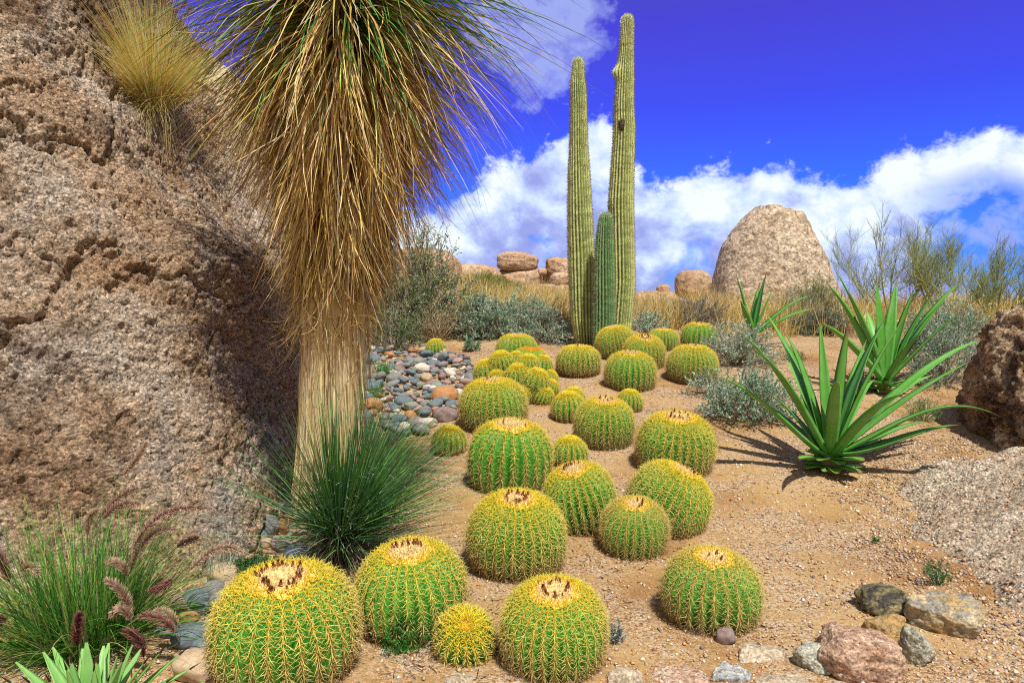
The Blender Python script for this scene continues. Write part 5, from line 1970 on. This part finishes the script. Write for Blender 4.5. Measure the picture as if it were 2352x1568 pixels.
for ci, key in enumerate(CM):
    for sh in range(3):
        P, T = boulder((1, .74, .50), 300 + ci * 7 + sh, sub=4, power=2.3, planes=5, cut=.80, rough=.05, grain=0.0)
        me = mesh_from("river_cobble", P, None, T)
        me.materials.append(CM[key][1])
        PROTO[key, sh] = me


def cobble(p, s, key, label, group, zr=None, tilt=.3, flat=1.0, name="river_cobble"):
    o = link(name, PROTO[key, int(rng.integers(0, 3))], None, None, p)
    o.scale = (s, s * U(.85, 1.15), s * flat * U(.85, 1.2))
    o.rotation_euler = (N_(0, tilt), N_(0, tilt), U(0, 6.28) if zr is None else zr)
    return tag(o, label, "cobble", group)


def cobble_bed():
    # outline of the stream bed on the ground, in photo coordinates
    poly = [(838, 800), (880, 792), (960, 800), (1010, 812), (1075, 818), (1092, 850), (1085, 880), (1060, 912), (1045, 945), (1035, 962), (985, 985), (940, 1010), (880, 1030), (830, 1035)]
    W = np.array([G(u, v)[:2] for u, v in poly])

    def inside(x, y):
        c = np.zeros(len(x), bool)
        j = len(W) - 1
        for i in range(len(W)):
            cond = ((W[i, 1] > y) != (W[j, 1] > y)) & (x < (W[j, 0] - W[i, 0]) * (y - W[i, 1]) / (W[j, 1] - W[i, 1] + 1e-9) + W[i, 0])
            c ^= cond
            j = i
        return c
    pts = []
    lo, hi = W.min(0), W.max(0)
    tries = 0
    keys = list(CM)
    wts = [.22, .28, .05, .12, .08, .13, .06, .06]
    while len(pts) < 295 and tries < 20000:
        tries += 1
        x, y = U(lo[0], hi[0]), U(lo[1], hi[1])
        if not inside(np.array([x]), np.array([y]))[0]:
            continue
        s = float(np.clip(.066 * math.exp(N_(0, .45)), .036, .17))
        if all((x - a) ** 2 + (y - b) ** 2 > ((s + r) * .58) ** 2 for a, b, r in pts):
            pts.append((x, y, s))
    for (x, y, s) in pts:
        key = keys[int(rng.choice(len(keys), p=wts))]
        big = "large" if s > .095 else ("small" if s < .05 else "smooth")
        where = "at the back" if y > W[:, 1].mean() + .8 else ("at the front" if y < W[:, 1].mean() - .6 else "in the middle")
        cobble((x, y, gz(x, y) + s * .20 + U(0, .045)), s, key, f"{big} {CM[key][0]} river cobble {where} of the cobble bed behind the yucca", f"{big} {CM[key][0]} cobbles {where} of the bed")
    # a second, finer layer filling the gaps
    n = 0
    small = []
    while n < 260:
        x, y = U(lo[0], hi[0]), U(lo[1], hi[1])
        if not inside(np.array([x]), np.array([y]))[0]:
            continue
        n += 1
        key = keys[int(rng.choice(len(keys), p=wts))]
        s = U(.022, .034)
        cobble((x, y, gz(x, y) + .012), s, key, f"tiny {CM[key][0]} pebble wedged between cobbles of the bed behind the yucca", f"tiny {CM[key][0]} pebbles in the cobble bed", name="pebble")


cobble_bed()

# stones one can tell apart: u, v centre, width, height in photo units, colour, label, slab-like flatness
ST = [
    (636, 1148, 30, 34, 'rust', "small rusty stone in the gap between giant boulder and yucca trunk"),
    (646, 1170, 44, 36, 'mauve', "purplish stone above the red oval one by the yucca trunk"),
    (632, 1178, 56, 40, 'pink', "red brown oval stone lying between the giant boulder and the yucca trunk"),
    (612, 1214, 50, 50, 'grey', "round light grey speckled stone left of the tan ball shaped stone"),
    (656, 1212, 36, 46, 'rust', "ball shaped tan orange stone touching the yucca trunk"),
    (590, 1232, 44, 30, 'slate', "blue grey stone tucked under the round light grey one"),
    (565, 1241, 46, 34, 'cream', "pale rounded stone against the foot of the giant boulder"),
    (610, 1250, 30, 24, 'tan', "small tan stone below the round light grey one"),
    (636, 1252, 34, 34, 'mauve', "brownish stone in front of the ball shaped stone"),
    (657, 1254, 50, 46, 'green', "greenish stone leaning on the base of the yucca trunk"),
    (682, 1282, 66, 46, 'slate', "long slate stone behind the largest barrel cactus"),
    (545, 1262, 40, 36, 'tan', "tan stone beside the bushy weed"),
    (508, 1330, 76, 52, 'tan', "big smooth tan stone left of the bushy weed"),
    (486, 1366, 54, 48, 'grey', "dark grey veined stone next to the largest barrel cactus"),
    (446, 1378, 60, 44, 'slate', "blue slate stone leaning under the dark grey veined one"),
    (526, 1358, 46, 34, 'pink', "pinkish stone at the left edge of the largest barrel cactus"),
    (457, 1402, 46, 32, 'slate', "very dark oval stone in the middle of the stone heap by the largest barrel"),
    (404, 1396, 42, 46, 'pink', "salmon coloured stone at the back of the heap, near the plumes"),
    (503, 1392, 56, 50, 'grey', "grey stone half hidden by the left side of the largest barrel"),
    (428, 1423, 48, 24, 'rust', "flat orange tan stone under the very dark oval one"),
    (497, 1418, 32, 26, 'rust', "orange stone pressed against the largest barrel cactus"),
    (484, 1446, 42, 40, 'cream', "white and brown stone beside the long blue slab"),
    (432, 1470, 86, 52, 'slate', "large flat blue slab stone among the fountain grass tips"),
    (462, 1502, 62, 40, 'slate', "flat slate stone in front of the large blue slab"),
    (445, 1545, 110, 66, 'tan', "sandy stone at the bottom edge beside the largest barrel"),
    (375, 1455, 50, 30, 'grey', "grey stone under the fountain grass plumes"),
    # right foreground
    (1671, 1468, 44, 40, 'mauve', "small dark purple stone below the solitary barrel"),
]
for u, v, w, h, key, lab in ST:
    p = G(u, v + h * .33)
    s = w / FPX * p[1] / 2
    o = link("stone", PROTO[key, int(rng.integers(0, 3))], None, None, p + np.array([0, s * .5, h / FPX * p[1] * .36]))
    hh = h / FPX * p[1] / 2
    o.scale = (s * 1.06, s * .95 / .74, hh * 1.12 / .5)
    o.rotation_euler = (N_(0, .12), N_(0, .12), N_(0, .3))
    tag(o, lab, "stone")

M_fr = {
    'lichen': rock_mat("rock_lichen", [(.20, .16, .06), (.34, .29, .12), (.44, .38, .20)], 5, 130, .6, .5, (.035, .030, .038), .20, dist=.012),
    'ochre': rock_mat("rock_ochre", [(.34, .19, .06), (.52, .36, .15), (.60, .52, .36)], 4, 120, .7, .4, None, 0, (.30, .27, .22), .010),
    'wedge': rock_mat("rock_brown", [(.20, .12, .055), (.36, .24, .11), (.45, .35, .2)], 4, 120, .7, .4, None, 0, (.42, .26, .09), .010),
    'sage': rock_mat("rock_sage", [(.25, .24, .16), (.37, .36, .27), (.48, .46, .38)], 6, 140, .6, .6, (.40, .28, .12), .02, dist=.008),
    'pink': rock_mat("rock_pink", [(.40, .21, .13), (.52, .34, .23), (.60, .47, .35)], 4.0, 110, .9, .7, (.46, .17, .09), .05, dist=.012),
    'pale': rock_mat("rock_pale", [(.35, .27, .17), (.45, .36, .25), (.54, .46, .34)], 4, 110, .5, .5, (.40, .33, .14), -.02, dist=.006),
    'bluegrey': rock_mat("rock_bluegrey", [(.28, .28, .26), (.40, .40, .37), (.50, .48, .43)], 5, 140, .5, .6, (.45, .33, .2), .0, dist=.006),
}
FRK = [  # u, v, w, h, material, rz, planes, sink, label
    (2050, 1386, 124, 74, 'lichen', .1, 8, .10, "angular rock with black and yellow lichen, rearmost of the rock heap at lower right"),
    (2188, 1420, 160, 112, 'ochre', -.25, 7, .12, "large ochre and grey banded rock at the right of the heap by the slab"),
    (2040, 1450, 92, 86, 'wedge', -.5, 8, .10, "brown wedge shaped rock between the pink rock and the lichen rock"),
    (2110, 1492, 76, 116, 'sage', .1, 5, .10, "upright oval sage grey rock in front of the banded one"),
    (1980, 1512, 196, 150, 'pink', -.3, 7, .22, "big pinkish red rock at the bottom right"),
    (1884, 1518, 104, 66, 'sage', -.35, 7, .15, "grey green angular rock left of the big pink rock"),
    (1757, 1492, 124, 88, 'pale', -.1, 6, .62, "pale flat rock sunk level with the gravel"),
    (1681, 1530, 96, 96, 'bluegrey', -.2, 6, .55, "blue grey rock mostly buried at the bottom edge"),
    (1560, 1556, 150, 60, 'pink', 0, 6, .62, "reddish low rock buried at the bottom edge right of the front centre barrel"),
    (1437, 1556, 80, 42, 'pale', 0, 6, .3, "small tan rock at the bottom edge below the front centre barrel"),
    (1052, 1560, 90, 40, 'pale', 0, 5, .6, "whitish flat stone showing through the gravel at the bottom edge"),
    (1800, 1560, 130, 40, 'pale', 0, 6, .6, "flat tan rock flush with the soil at the bottom edge"),
]
for i, (u, v, w, h, mk, rz, pl, sink, lab) in enumerate(FRK):
    p = G(u, min(v + h * .30, 1600))
    hw = w / FPX * p[1] / 2
    hh = h / FPX * p[1] / 2 * 1.02
    P, T = boulder((hw * 1.08, hw * .85, hh), 500 + i * 3, sub=6, power=3.4, planes=pl + 4, cut=.66, rough=.07, grain=.010, freq=2.2)
    P = rotz(P, rz)
    c = p + np.array([0, hw * .35, hh * (.60 - sink * 1.75)])
    o = link("rock", mesh_from("rock", P, None, T), M_fr[mk], None, c)
    tag(o, lab, "rock")


# dry litter fallen round the plants: bits of leaf, spine and twig nobody would count
def litter():
    n = 900
    c = np.array([G(u, v)[:2] for u, v in [(1905, 1100), (1300, 1260), (1600, 1100), (1180, 1360), (1050, 1500), (1750, 990), (2050, 930), (900, 1480), (1420, 1330), (1500, 960), (780, 1300)]])
    k = rng.integers(0, len(c), n)
    p = c[k] + N_(0, .33, (n, 2))
    b = np.stack([p[:, 0], p[:, 1], ground_h(p[:, 0], p[:, 1]) + .006], 1)
    a = U(0, 6.28, n)
    d = np.stack([np.cos(a), np.sin(a), N_(0, .06, n)], 1)
    v, q, c = tubes(curves(b, d, U(.015, .075, n), .0, 3, .4), U(.0012, .003, n), .0008, 4, pick([(.10, .065, .04), (.24, .16, .09), (.45, .35, .2), (.06, .04, .03)], n, .2))
    tag(link("plant_litter", mesh_from("plant_litter", v, q, None, c), M_dry), "dry brown bits of leaf and twig scattered on the soil round the cacti", "litter", None, "stuff")


litter()
